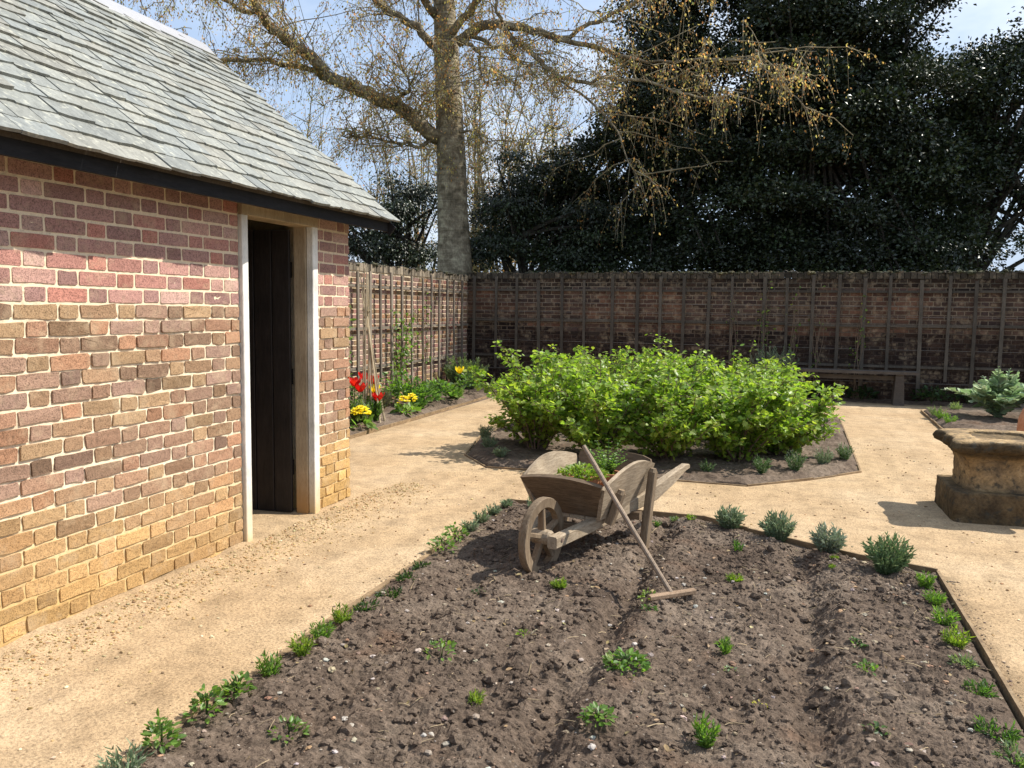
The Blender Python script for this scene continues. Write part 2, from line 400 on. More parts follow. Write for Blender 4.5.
U = (ts-ts[0])/(ts[-1]-ts[0])
X, T = np.meshgrid(xs, ts)
top = bed_top(X)-.012
Y = np.where(T > 4.6, 4.6+(T-4.6)/(6.0-4.6)*(top-4.6), T)
Z = .022+soil_h(X, Y, 11)
for xf, amp, wd, k in ((-.72, .065, .075, .10), (.17, .06, .075, .08), (-1.55, .03, .10, .1)):
    cx = xf+k*(fbm(Y*1.3, Y*0+xf*9, 2, 3)-.5)
    wav = .55+.9*fbm(Y*2.2, Y*0+3, 2, 21)
    Z -= amp*wav*np.exp(-((X-cx)/wd)**2)
    Z += .45*amp*wav*np.exp(-((X-cx-.17)/(wd*1.2))**2)
edge = np.minimum(np.minimum(X+1.985, .875-X), np.minimum(top-Y, 10))
Z = np.where(edge < .12, Z*np.clip(edge/.12, .0, 1)+(.004)*(1-np.clip(edge/.12, 0, 1)), Z)
Z = np.maximum(Z, -.11)
n, k = X.shape
i = np.arange(n-1)[:, None]; j = np.arange(k-1)[None, :]
q = np.stack([i*k+j, i*k+j+1, (i+1)*k+j+1, (i+1)*k+j], -1).reshape(-1, 4)
g = MB(); g.add(np.stack([X, Y, Z], -1).reshape(-1, 3), [q]); NEAR = (X, Y, Z)
tag(g.build('soil_bed', M_soil), kind='structure')
def soil_at(x, y):
    d = (NEAR[0]-x)**2+(NEAR[1]-y)**2; return float(NEAR[2].ravel()[d.argmin()])

def poly_bed(name, poly, seed, step=.05, h=.05, rough=1.0):
    poly = np.array(poly); lo, hi = poly.min(0), poly.max(0)
    xs = np.arange(lo[0], hi[0]+step, step); ys = np.arange(lo[1], hi[1]+step, step)
    X, Y = np.meshgrid(xs, ys)
    ins = np.zeros(X.shape, bool); dist = np.full(X.shape, 9.0)
    for a, b in zip(poly, np.roll(poly, -1, 0)):
        cond = ((a[1] > Y) != (b[1] > Y)) & (X < (b[0]-a[0])*(Y-a[1])/(b[1]-a[1]+1e-12)+a[0]); ins ^= cond
        d = b-a; t = np.clip(((X-a[0])*d[0]+(Y-a[1])*d[1])/(d@d), 0, 1)
        dist = np.minimum(dist, np.hypot(X-a[0]-t*d[0], Y-a[1]-t*d[1]))
    dist = np.where(ins, dist, -dist)
    Z = np.where(dist > 0, (h+soil_h(X, Y, seed, rough)*1.0)*np.clip(dist/.12, 0, 1)+.002, -.05+np.clip(dist, -.1, 0)*.2)
    Z = np.where((dist > 0) & (Z < .005), .006, Z)
    # pull the outside ring of vertices on to the outline so that the border is straight
    n, k = X.shape; i = np.arange(n-1)[:, None]; j = np.arange(k-1)[None, :]
    q = np.stack([i*k+j, i*k+j+1, (i+1)*k+j+1, (i+1)*k+j], -1).reshape(-1, 4)
    keep = (ins.ravel()[q]).any(1)
    mb = MB(); mb.add(np.stack([X, Y, Z], -1).reshape(-1, 3), [q[keep]])
    return tag(mb.build(name, M_soil), kind='structure')
HEDGE = [(-2.62,7.30),(-.25,7.34),(.30,7.85),(.74,8.38),(.80,12.6),(-3.35,12.6),(-3.32,9.0),(-3.05,7.85)]
poly_bed('soil_bed', HEDGE, 31, .035, .05)
FARBED = [(2.05,14.0),(6.0,14.0),(6.0,10.4),(3.0,9.6),(1.98,11.4)]
poly_bed('soil_bed', FARBED, 51, .05, .07)
BORDER = [(-4.74,6.2),(-4.80,14.9),(-5.94,14.9),(-5.94,6.2)]
poly_bed('soil_bed', BORDER, 71, .05, .05)
poly_bed('soil_bed', [(-4.8,15.0),(8.5,15.0),(8.5,15.32),(-5.95,15.32),(-5.95,14.9),(-4.8,14.9)], 91, .06, .04)

def edging(name, pts, label, w=.016, z0=-.04, z1=.035):
    mb = MB(); nj = 0
    for a, b in zip(pts[:-1], pts[1:]):
        a, b = np.array(a), np.array(b); L = np.linalg.norm(b-a); k = max(1, round(L/.45))
        for s in range(k):
            p, q_ = a+(b-a)*s/k, a+(b-a)*(s+1)/k
            dz = RNG.normal(0, .003)
            bar(mb, (*p, (z0+z1)/2+dz), (*q_, (z0+z1)/2+dz+RNG.normal(0, .002)), w, z1-z0, col=(1, 1, 1))
    return tag(mb.build(name, M_edge), label, 'edging')
edging('edging_board', [(-2.0,-3),(-2.0,2.2),(-2.01,3.6),(-1.995,5.985)], 'thin pale timber board edging the dug soil bed along the shed path', z1=.012, w=.03)
edging('edging_board', [(-1.98,5.985),(-.50,5.985),(-.18,5.765),(.15,5.545),(.50,5.355),(.895,5.20)], 'dark curving edging board behind the row of four lavenders', z1=.035)
edging('edging_board', [(.895,5.185),(.90,3.9),(.905,-3)], 'straight dark edging board along the right side of the dug soil bed', z1=.03)
edging('edging_board', HEDGE[:5]+[], 'thin timber edging along the front of the currant bush bed', z1=.012)
edging('edging_board', [(-2.62,7.29),(-3.06,7.84),(-3.33,9.0),(-3.36,12.6)], 'short timber edging at the left end of the currant bush bed', z1=.012)
edging('edging_board', [(2.05,14.0),(1.98,11.4),(3.0,9.6)], 'pale timber edging of the bed behind the stone font', z1=.03)
edging('edging_board', [(-4.73,6.2),(-4.79,14.9)], 'low timber edging of the flower border under the trellis wall', z1=.008)

# loose stones and clods
def ico():
    t = (1+5**.5)/2
    v = np.array([(-1,t,0),(1,t,0),(-1,-t,0),(1,-t,0),(0,-1,t),(0,1,t),(0,-1,-t),(0,1,-t),(t,0,-1),(t,0,1),(-t,0,-1),(-t,0,1)])
    f = np.array([(0,11,5),(0,5,1),(0,1,7),(0,7,10),(0,10,11),(1,5,9),(5,11,4),(11,10,2),(10,7,6),(7,1,8),(3,9,4),(3,4,2),(3,2,6),(3,6,8),(3,8,9),(4,9,5),(2,4,11),(6,2,10),(8,6,7),(9,8,1)])
    v = v/np.linalg.norm(v[0])
    # one subdivision
    V = [tuple(p) for p in v]; cache = {}; F = []
    def mid(a, b):
        kk = (min(a, b), max(a, b))
        if kk not in cache:
            p = (np.array(V[a])+np.array(V[b]))/2; V.append(tuple(p/np.linalg.norm(p))); cache[kk] = len(V)-1
        return cache[kk]
    for a, b, c in f:
        x, y, z = mid(a, b), mid(b, c), mid(c, a); F += [(a, x, z), (b, y, x), (c, z, y), (x, y, z)]
    return np.array(V), np.array(F)
ICOV, ICOF = ico()
def stones(mb, P, r, cols, flat=.65, lump=.22, tmpl=(ICOV, ICOF)):
    n = len(P); V0, F0 = tmpl; k = len(V0)
    sc = np.stack([RNG.uniform(.75, 1.3, n), RNG.uniform(.75, 1.3, n), RNG.uniform(flat*.7, flat*1.3, n)], -1)
    V = V0[None]*(1+RNG.normal(0, lump, (n, k, 1)))*sc[:, None, :]
    th = RNG.uniform(0, 2*PI, n); c, s = np.cos(th), np.sin(th)
    Vx = V[..., 0]*c[:, None]-V[..., 1]*s[:, None]; Vy = V[..., 0]*s[:, None]+V[..., 1]*c[:, None]
    V = np.stack([Vx, Vy, V[..., 2]], -1)*np.asarray(r)[:, None, None]+np.asarray(P)[:, None, :]
    F = (F0[None]+(np.arange(n)*k)[:, None, None]).reshape(-1, 3)
    mb.add(V.reshape(-1, 3), [F], np.repeat(cols, k, 0))
def on_bed(n):
    idx = RNG.integers(0, NEAR[0].size, n); ok = NEAR[1].ravel()[idx] > 1.5; idx = idx[ok]
    return np.stack([NEAR[0].ravel()[idx], NEAR[1].ravel()[idx], NEAR[2].ravel()[idx]], -1)
P = on_bed(13000); r = .003+.015*RNG.random(len(P))**4
r = np.where(RNG.random(len(P)) < .016, RNG.uniform(.014, .032, len(P)), r)
mb = MB(); stones(mb, P+np.stack([0*r, 0*r, r*.15], -1), r, pick([(.10,.074,.054),(.13,.098,.072),(.075,.055,.04)], len(P)), .75, .16)
tag(mb.build('soil_clods', M_soil), 'dry brown clods and crumbs over the dug bed', 'soil clods', kind='stuff')
P = on_bed(1500); r = .003+.012*RNG.random(len(P))**4.0
mb = MB(); stones(mb, P+np.stack([0*r, 0*r, r*.3], -1), r, pick([(.30,.255,.21),(.34,.275,.20),(.25,.185,.135),(.37,.335,.29),(.31,.19,.12)], len(P)), .5, .17)
tag(mb.build('pebbles', M_pebble), 'small pale stones scattered through the dug soil', 'pebbles', kind='stuff')
P = on_bed(900); mb = MB()                                   # broken straw, root ends and leaf litter
for p in P[:420]:
    a = random.uniform(0, PI); l = random.uniform(.012, .045); d_ = np.array((math.cos(a), math.sin(a), random.uniform(-.2, .25)))
    tube(mb, [p-d_*l+(0, 0, .004), p+(0, 0, .008), p+d_*l+(RNG.normal(0, .004), 0, .004)], random.uniform(.0009, .0022), 4, np.array((.34, .26, .16))*random.uniform(.5, 1.3))
k_ = len(P)-420; leaves(mb, P[420:]+(0, 0, .006), RNG.normal(0, 1, (k_, 3))*(1, 1, .25), RNG.normal(0, .3, (k_, 3))+(0, 0, 1), RNG.uniform(.012, .035, k_), pick([(.22,.15,.08),(.16,.11,.07),(.30,.22,.12)], k_, .2), OVAL)
tag(mb.build('litter', M_plain), 'bits of straw, root and dead leaf lying on the dug soil', 'litter', kind='stuff')
n = 6500; d = np.abs(RNG.normal(0, .20, n)); Pxy = np.stack([-3.1+d, RNG.uniform(1.0, 6.4, n)], -1)
kk = ~((Pxy[:, 1] > 4.35) & (Pxy[:, 1] < 5.03) & (Pxy[:, 0] < -3.1))
Pxy = Pxy[kk]; r = .0022+.0065*RNG.random(len(Pxy))**4
P = np.column_stack([Pxy, path_z(Pxy[:, 0], Pxy[:, 1])+r*.3])
mb = MB(); stones(mb, P, r, pick([(.42,.29,.14),(.45,.33,.18),(.37,.245,.115),(.46,.36,.21),(.31,.20,.09)], len(P)), .65, .13)
n = 5000; Pxy = np.stack([RNG.uniform(-3.1, 3.2, n), RNG.uniform(1.4, 10.5, n)], -1)
inbed = (Pxy[:, 0] > -2.03) & (Pxy[:, 0] < .93) & (Pxy[:, 1] < bed_top(Pxy[:, 0])+.03)
inh = (Pxy[:, 0] > -3.4) & (Pxy[:, 0] < .8) & (Pxy[:, 1] > 7.28)
Pxy = Pxy[~inbed & ~inh]; r = .002+.008*RNG.random(len(Pxy))**3
P = np.column_stack([Pxy, path_z(Pxy[:, 0], Pxy[:, 1])+r*.3])
stones(mb, P, r, pick([(.46,.32,.17),(.38,.25,.12),(.58,.46,.30),(.22,.14,.08)], len(P)), .6, .13)
n = 1500; side = RNG.integers(0, 3, n); e_ = np.abs(RNG.normal(0, .03, n))+.012                # soil crumbs kicked over the edging
yy_ = RNG.uniform(1.6, 5.9, n); xx_ = RNG.uniform(-1.9, .8, n)
Pxy = np.where((side == 0)[:, None], np.stack([-2.01-e_, yy_], -1), np.where((side == 1)[:, None], np.stack([.915+e_, np.minimum(yy_, 5.1)], -1), np.stack([xx_, bed_top(xx_)+.02+e_], -1)))
r = .0015+.005*RNG.random(n)**3; stones(mb, np.column_stack([Pxy, path_z(Pxy[:, 0], Pxy[:, 1])+r*.3]), r, pick([(.20,.15,.10),(.26,.19,.125),(.15,.11,.08)], n), .65, .13)
tag(mb.build('gravel', M_pebble), 'loose sandy gravel lying along the shed wall and over the path', 'gravel', kind='stuff')

# ------------------------------------------------------------------ brickwork
def brick_course(u0, u1, row, S, H, J, off=0.0):
    per = S+H+2*J; x = u0-per*2-((row % 2)*per/2)-off; out = []
    while x < u1:
        for w in (S, H):
            a, b = max(x, u0), min(x+w, u1)
            if b-a > .03: out.append((a, b))
            x += w+J
    return out
def bricks(mb, u0, u1, z0, z1, mp, colf, holes=(), cj=.0775, J=.012, S=.222, H=.106, prot=(.004, .010), detail=True, jit=.0022, zr=None):
    nr = int(round((z1-z0)/cj))
    for r_ in range(nr):
        a0 = z0+r_*cj+J/2; a1 = z0+(r_+1)*cj-J/2
        seg = brick_course(u0, u1, r_, S, H, J, 0.04)
        for a, b in seg:
            parts = [(a, b)]
            for (h0, h1, hz0, hz1) in holes:
                if a1 > hz0+.01 and a0 < hz1-.01:
                    nx = []
                    for p, q_ in parts:
                        if q_ <= h0 or p >= h1: nx.append((p, q_))
                        else:
                            if h0-p > .035: nx.append((p, h0))
                            if q_-h1 > .035: nx.append((h1, q_))
                    parts = nx
            for p, q_ in parts:
                c, pr = colf((p+q_)/2, (a0+a1)/2)
                d = RNG.uniform(*prot)*pr
                jz = RNG.normal(0, .0012)
                if detail:
                    k = .0045+.003*random.random()*pr
                    ring = [(p+k,a0),((p+q_)/2,a0),(q_-k,a0),(q_,a0+k),(q_,a1-k),(q_-k,a1),((p+q_)/2,a1),(p+k,a1),(p,a1-k),(p,a0+k)]
                    ring = np.array(ring)+RNG.normal(0, jit*pr*(1.6 if pr > 1 and random.random() < .22 else 1), (10, 2)); ring[:, 1] += jz
                    cen = ring.mean(0)
                    def lay(sc, dep, js): 
                        e = (ring-cen); ln = np.maximum(np.abs(e).max(1, keepdims=True), 1e-4)
                        return [mp(*(cen+e*(1-sc/np.maximum(np.abs(e), .02))), dep+RNG.normal(0, js)) for e in e]
                    r0 = lay(0, -.035, 0); r1 = lay(0, d*.86, .0004); r2 = lay(.0020, d, .0007*pr)
                    V = r0+r1+r2+[mp(*cen, d+RNG.normal(0, .0012))]
                    q1 = [[i, (i+1) % 10, 10+(i+1) % 10, 10+i] for i in range(10)]
                    q2 = [[10+i, 10+(i+1) % 10, 20+(i+1) % 10, 20+i] for i in range(10)]
                    tr = [[20+i, 20+(i+1) % 10, 30] for i in range(10)]
                    mb.add(V, [np.array(q1), np.array(q2), np.array(tr)], c)
                else:
                    V = [mp(*x_, dd) for dd, e in ((-.01, 0), (d, .004)) for x_ in ((p+e,a0+e),(q_-e,a0+e),(q_-e,a1-e),(p+e,a1-e))]
                    mb.add(V, [BOXF[1:]], c)
SX = -3.15; Y0, Y1 = -.6, 5.64; WZ = 2.14; BX = -6.11     # shed: front face, ends, wall head, rear face
DY0, DY1, DZ = 4.30, 5.16, 2.135                           # door frame outside
RED = [(.39,.215,.18),(.345,.20,.17),(.42,.19,.145),(.32,.185,.16),(.45,.29,.24),(.42,.25,.205),(.37,.185,.15)]
OLD = [(.33,.205,.115),(.35,.205,.135),(.235,.15,.10),(.41,.205,.115),(.40,.265,.14),(.28,.175,.13),(.35,.225,.18),(.33,.175,.11)]
def shed_col(u, z):
    w = fbm(np.array(u*1.3), np.array(z*2.0), 3, 4)
    if z > 1.50:
        c = np.array(RED[random.randrange(7)]); pr = .5
    else:
        c = np.array(OLD[random.randrange(8)])*.62+np.array((.315, .20, .13))*.38; pr = 1.1
        if random.random() < .14: c = c*.68
    st = max(0, min(1, (.62-z+.7*(w-.5))/.55))*.8
    if u > 5.2: st = max(st, min(1, (.75-z)/.5))
    c = c*(1-st)+np.array((.52, .325, .125))*st*random.uniform(.75, 1.15)
    return np.clip(c*random.uniform(.82, 1.2), .03, .8), pr
shed = thing('brick_shed', (SX, 2.5, 0), 'old red and brown brick garden shed with slate roof and open door', 'shed')
def sp(p): p = np.asarray(p, float); return p-np.array([SX, 2.5, 0])
wall_mb = MB()
bricks(wall_mb, Y0, Y1, -.05, WZ+.02, lambda u, z, d: sp((SX-.006+d, u, z)), shed_col, J=.0138, S=.222, H=.106, prot=(.001, .0042), jit=.0019, holes=[(DY0-.008, DY1+.008, -1, DZ+.006)])
bricks(wall_mb, BX, SX-.006, -.05, WZ+.02, lambda u, z, d: sp((u, Y1-.006+d, z)), lambda u, z: shed_col(2+u, z), (), detail=False)
bricks(wall_mb, BX, SX-.006, WZ+.02, WZ+1.3, lambda u, z, d: sp((u, Y1-.006+d, z)), lambda u, z: shed_col(2+u, z),
       [(BX-1, BX+.0, 0, 9)], detail=False) if False else None
wall = wall_mb.build('wall', M_brick, shed)
core = MB(); t = .23
def cbox(lo, hi): box(core, sp(lo), sp(hi))
cbox((SX-t, Y0, -.1), (SX-.04, DY0-.004, WZ+.06)); cbox((SX-t, DY1+.004, -.1), (SX-.04, Y1-.008, WZ+.06)); cbox((SX-t, DY0-.004, DZ+.003), (SX-.04, DY1+.004, WZ+.06))
cbox((BX, Y0, -.1), (BX+t, Y1-.008, WZ+.06)); cbox((BX+t, Y0, -.1), (SX-t, Y0+t, WZ+.06)); cbox((BX+t, Y1-t, -.1), (SX-t, Y1-.008, WZ+.06))
RX, RZ, EX, EZ = -4.63, 3.60, -2.855, 2.132                 # ridge, eave edge
for yy in (Y0, Y1-t):
    prism(core, [sp((BX+.02, yy, WZ+.061)), sp((SX-.02, yy, WZ+.061)), sp((RX, yy, RZ-.1))], (0, 0, 0), (0, t-.01, 0))
core.build('mortar', M_mortar, wall)
ms = MB()
for ya, yb, za in ((Y0, DY0-.003, -.08), (DY1+.003, Y1-.01, -.08), (DY0-.003, DY1+.003, DZ+.003)):
    ys_ = np.linspace(ya, yb, max(6, int((yb-ya)/.016))); zs_ = np.linspace(za, WZ+.05, max(5, int((WZ+.05-za)/.012)))
    YY, ZZ = np.meshgrid(ys_, zs_); rot = np.clip((1.52-ZZ)/.06, 0, 1)
    big_ = fbm(YY*1.5, ZZ*2.2, 3, 61); dep = .0035+rot*(.008*np.clip((big_-.46)*4, 0, 1)+.006*np.clip(vnoise(YY*22, ZZ*30, 62)-.35, 0, 1))+.003*(vnoise(YY*60, ZZ*60, 63)-.5)
    n, k = YY.shape; i = np.arange(n-1)[:, None]; j = np.arange(k-1)[None, :]
    q = np.stack([i*k+j, i*k+j+1, (i+1)*k+j+1, (i+1)*k+j], -1).reshape(-1, 4)
    ms.add(np.stack([-.0045-dep, YY-2.5, ZZ], -1).reshape(-1, 3), [q])
ms.build('mortar_joints', M_mortar, wall)
fl = MB(); box(fl, sp((BX+t, Y0+t, -.02)), sp((SX-t, Y1-t, .02)), (.30, .22, .13)); box(fl, sp((SX-t+.001, DY0+.1, -.02)), sp((SX-.02, DY1-.1, .018)), (.42, .30, .16))
fl.build('floor', M_plain, shed)
# roof: slates laid one by one on a boarded slope, shared rear slope
YR0, YR1 = Y0-.2, 5.87
def roof_side(sgn, detail):
    mb = MB(); ex = RX+sgn*(EX-RX); run = abs(EX-RX); L = math.hypot(run, RZ-EZ)
    dx, dz = sgn*run/L, -(RZ-EZ)/L; nx, nz = sgn*(RZ-EZ)/L, run/L
    s = L; row = 0; ex_len = .132
    def P(sd, y, h): return sp((RX+dx*sd+nx*h, y, RZ+dz*sd+nz*h))
    while s > .04:
        y = YR0-RNG.uniform(0, .3); ln = min(ex_len*2.05, s)
        while y < YR1:
            w = RNG.uniform(.13, .235); a, b = max(y, YR0), min(y+w-.004, YR1)
            if b-a > .05:
                dl = RNG.normal(0, .003); h0 = .016+abs(RNG.normal(0, .003)); tl = RNG.normal(0, .0022)
                k = 5; us = np.linspace(a, b, k); up = []; lo = []
                thk = RNG.uniform(.010, .018)
                skew = RNG.normal(0, .0035)
                bot = s+dl+np.concatenate([[-RNG.uniform(0, .008)], RNG.normal(0, .0025, k-2), [-RNG.uniform(0, .008)]])+skew*np.linspace(-1, 1, k)
                V = [P(bot[i], us[i], h0+thk+tl*(i-2)/2) for i in range(k)]+[P(max(s-ln, -.0), us[i], .006+thk*.4) for i in range(k)]
                V += [P(bot[i], us[i], h0+tl*(i-2)/2) for i in range(k)]+[P(max(s-ln, -.0), us[i], .001) for i in range(k)]
                q = [[i, i+1, k+i+1, k+i] for i in range(k-1)]+[[2*k+i+1, 2*k+i, i, i+1][::-1] for i in range(k-1)]
                q += [[0, k, 3*k, 2*k], [k-1, 2*k+k-1, 3*k+k-1, k+k-1]]
                c0 = np.array([(.215,.222,.20),(.232,.236,.21),(.20,.207,.19),(.245,.245,.215),(.225,.22,.19),(.207,.218,.205)][random.randrange(6)])*random.uniform(.86, 1.12)
                mb.add(V, [np.array(q)], c0)
            y += w
        s -= ex_len; ex_len = max(.088, ex_len*.982); row += 1
    return mb
roof = roof_side(1, True).build('roof', M_slate, shed)
roof_side(-1, False).build('roof', M_slate, shed)
bd = MB()
for sgn in (1, -1):
    ex = RX+sgn*(EX-RX-.055)
    o = [sp((RX, YR0+.02, RZ-.006)), sp((ex, YR0+.02, EZ+.032)), sp((ex, YR0+.02, EZ+.01)), sp((RX, YR0+.02, RZ-.04))]
    prism(bd, o, (0, 0, 0), (0, YR1-YR0-.04, 0))
bd.build('roof_boarding', M_bench, roof)
rg = MB()
rp = [(RX+dx_, RZ+dz_) for dx_, dz_ in ((-.15,-.095),(-.13,-.07),(-.04,.02),(0,.045),(.04,.02),(.13,-.07),(.15,-.095))]
for a_, b_ in ((YR0, 1.6), (1.602, 3.7), (3.702, YR1+.01)):
    v = [sp((x, yy, z)) for yy in (a_, b_) for x, z in rp]; k = 7
    rg.add(v, [np.array([[i, i+1, k+i+1, k+i] for i in range(k-1)])])
rgo = rg.build('ridge_cap', M_lead, roof, smooth=True)
sm = rgo.modifiers.new('thick', 'SOLIDIFY'); sm.thickness = .006
fa = MB(); box(fa, sp((-2.945, YR0+.03, 2.074)), sp((-2.92, YR1-.03, EZ+.022))); 
box(fa, sp((-3.13, YR0+.03, 2.118)), sp((-2.946, YR1-.03, 2.135)))
fa.build('fascia', M_fascia, shed)
fa = MB(); box(fa, sp((-6.36, YR0+.03, 2.062)), sp((-6.335, YR1-.03, EZ+.004))); fa.build('fascia', M_fascia, shed)
for k_ in (0, 1):
    bb = MB(); sx = 1 if k_ == 0 else -1
    bar(bb, sp((RX+sx*.01, YR1-.035, RZ-.085)), sp((RX+sx*(EX-RX-.03), YR1-.035, EZ-.055)), .02, .08, up=(0, 0, 1)); bb.build('verge_board', M_fascia, shed)
fr = MB()
for a_, b_ in ((DY0, DY0+.06), (DY1-.07, DY1)):
    bar(fr, sp((SX-.005, (a_+b_)/2, -.03)), sp((SX-.005, (a_+b_)/2, DZ-.09)), b_-a_, .05, up=(1, 0, 0), bev=.004)
hd = fr.build('door_frame', M_frame, shed)
hm = MB(); bar(hm, sp((SX-.004, DY0, DZ-.045)), sp((SX-.004, DY1, DZ-.045)), .052, .088, up=(0, 0, 1), bev=.004); hm.build('lintel', M_jamb, hd)  # lintel in the same brown wood as the jambs
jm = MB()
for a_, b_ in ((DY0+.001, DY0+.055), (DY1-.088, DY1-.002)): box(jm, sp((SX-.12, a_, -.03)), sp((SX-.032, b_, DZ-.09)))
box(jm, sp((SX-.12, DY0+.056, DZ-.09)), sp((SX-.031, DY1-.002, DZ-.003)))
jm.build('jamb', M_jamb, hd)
dr = MB(); hx, hy = SX-.135, DY1-.105; dang = math.radians(258)
dd = np.array([math.sin(math.radians(-82)), math.cos(math.radians(-82))*-1]); dn = np.array([-dd[1], dd[0]])
for k_ in range(6):
    a_ = .006+k_*.135; 
    p0 = np.array([hx, hy])+dd*(a_+.0645)
    bar(dr, sp((*p0, .035)), sp((*p0, DZ-.11)), .03, .129, up=(dd[0], dd[1], 0), bev=.004)
door = dr.build('door', M_door, shed)
for z_ in (.35, 1.0, 1.75):
    lg = MB()
    p0, p1 = np.array([hx, hy])+dd*.01-dn*.03, np.array([hx, hy])+dd*.8-dn*.03
    bar(lg, sp((*p0, z_)), sp((*p1, z_)), .025, .11, up=(0, 0, 1)); lg.build('ledge', M_door, door)

# garden walls
GB = [(.13,.075,.056),(.155,.09,.066),(.11,.066,.052),(.18,.105,.076),(.10,.062,.053),(.14,.095,.075)]  # back wall brick tones, darkened to stand in for the trees' shade
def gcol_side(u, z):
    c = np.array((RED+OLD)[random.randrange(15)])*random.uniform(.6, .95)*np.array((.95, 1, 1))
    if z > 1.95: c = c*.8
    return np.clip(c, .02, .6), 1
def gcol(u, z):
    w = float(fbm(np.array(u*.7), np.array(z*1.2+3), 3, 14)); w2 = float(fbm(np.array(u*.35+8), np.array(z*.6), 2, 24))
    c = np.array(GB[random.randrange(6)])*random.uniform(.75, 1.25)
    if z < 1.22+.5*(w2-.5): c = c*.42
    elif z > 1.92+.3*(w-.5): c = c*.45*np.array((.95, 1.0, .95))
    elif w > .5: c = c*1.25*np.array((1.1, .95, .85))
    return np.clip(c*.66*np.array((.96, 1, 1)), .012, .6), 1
def garden_wall(name, u0, u1, H, cf, label, up):
    root = thing(name, up((u0+u1)/2, 0, 0), label, 'wall')
    o = np.array(up((u0+u1)/2, 0, 0))
    L = lambda u, z, d: np.array(up(u, z, d))-o
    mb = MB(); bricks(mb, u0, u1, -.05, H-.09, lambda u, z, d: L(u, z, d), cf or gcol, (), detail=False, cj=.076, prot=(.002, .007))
    mb.build('brickwork', M_brick, root)
    cb = MB(); V = [L(u, z, d) for d in (-.23, -.003) for u, z in ((u0, -.1), (u1, -.1), (u1, H-.095), (u0, H-.095))]
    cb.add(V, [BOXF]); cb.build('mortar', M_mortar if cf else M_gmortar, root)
    cp = MB(); u = u0
    while u < u1:
        w = RNG.uniform(.095, .115); dz = RNG.normal(0, .008); b = min(u+w-.01, u1)
        V = [L(x, z, d) for d, zz in ((-.245+RNG.normal(0, .006), 0), (.02+RNG.normal(0, .006), 0)) for x, z in ((u, H-.094), (b, H-.094), (b, H+.015+dz), (u, H+.015+dz))]
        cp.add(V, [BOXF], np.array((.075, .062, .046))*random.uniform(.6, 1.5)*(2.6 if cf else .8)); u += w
    cp.build('coping', M_brick, root)
    ms = MB(); n = int((u1-u0)*60)
    uu = RNG.uniform(u0, u1, n); hh = H+.01+RNG.normal(0, .012, n); dd_ = RNG.uniform(-.24, .03, n)
    Pm = np.array([L(a, b, c) for a, b, c in zip(uu, hh, dd_)])
    stones(ms, Pm, RNG.uniform(.012, .045, n), pick([(.05,.05,.028),(.075,.068,.035),(.04,.036,.028)], n), .6, .2)
    ms.build('moss', M_plain, root)
    return root
BY, LX = 15.3, -5.95
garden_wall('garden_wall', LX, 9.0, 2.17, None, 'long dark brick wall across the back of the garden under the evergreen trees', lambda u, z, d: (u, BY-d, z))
garden_wall('garden_wall', 3.0, BY+.2, 2.12, gcol_side, 'weathered brick wall at the side of the garden beside the shed, partly sunlit', lambda u, z, d: (LX+d, u, z))

def trellis(pos_list, rails, up, label, u0, u1, ztop, gap=.05, tone=1.0):
    root = thing('trellis', up(u0, 0, gap), label, 'trellis'); o = np.array(up(u0, 0, gap))
    L = lambda u, z, d: np.array(up(u, z, d))-o
    for u in pos_list:
        mb = MB(); zt = ztop+RNG.normal(0, .03); zb = RNG.uniform(.1, .4)
        t0 = RNG.normal(0, .012)
        w = RNG.uniform(.045, .062)
        V = [L(u+s*w/2+(t0 if z > 1 else 0), z, d) for d in (gap, gap+.026) for s, z in ((-1, zb), (1, zb), (1, zt), (-1, zt))]
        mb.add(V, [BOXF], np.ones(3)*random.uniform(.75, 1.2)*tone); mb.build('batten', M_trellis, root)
    for z in rails:
        mb = MB(); k = max(1, int((u1-u0)/2.6)); 
        for s in range(k):
            a, b = u0+(u1-u0)*s/k+.01, u0+(u1-u0)*(s+1)/k-.004; dz = RNG.normal(0, .012)
            V = [L(u, zz, d) for d in (gap-.024, gap-.003) for u, zz in ((a, z+dz-.02), (b, z-.02), (b, z+.02), (a, z+dz+.02))]
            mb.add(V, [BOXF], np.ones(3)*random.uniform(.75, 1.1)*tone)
        mb.build('rail', M_trellis, root)
    return root
bl = [-5.79,-5.33,-4.91,-4.45,-4.0,-3.57,-3.04,-2.58,-2.16,-1.75,-1.31,-.9,-.36,.04,.45,.86,1.27,1.66,2.16,2.56,2.95,3.34]
bl += [3.76+.42*i for i in range(12)]
trellis(bl, (1.86, 1.29, .60), lambda u, z, d: (u, BY-d, z), 'grey wooden trellis of tall battens fixed along the back wall', LX+.08, 8.9, 2.10, .05, .55)  # tone darkens these battens to stand for shade
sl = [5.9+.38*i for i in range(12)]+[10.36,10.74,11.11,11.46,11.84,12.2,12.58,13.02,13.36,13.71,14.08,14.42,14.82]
trellis(sl, (1.80, 1.18, .60), lambda u, z, d: (LX+d, u, z), 'sunlit wooden trellis of tall battens on the side wall behind the flower border', 5.7, BY-.1, 2.02, .07, 1.15)  # tone pales these battens to stand for sunlight
# training wires as part of the back trellis
bt = [o for o in COL.objects if o.name == 'trellis'][0]
w_ = MB()
for z in (.35, .9, 1.45, 1.62): tube(w_, [(0, .0, z), (7.4, .0, z-.015), (14.8, 0, z)], .0035, 4, (.2, .18, .16))
w_.build('training_wire', M_plain, bt)

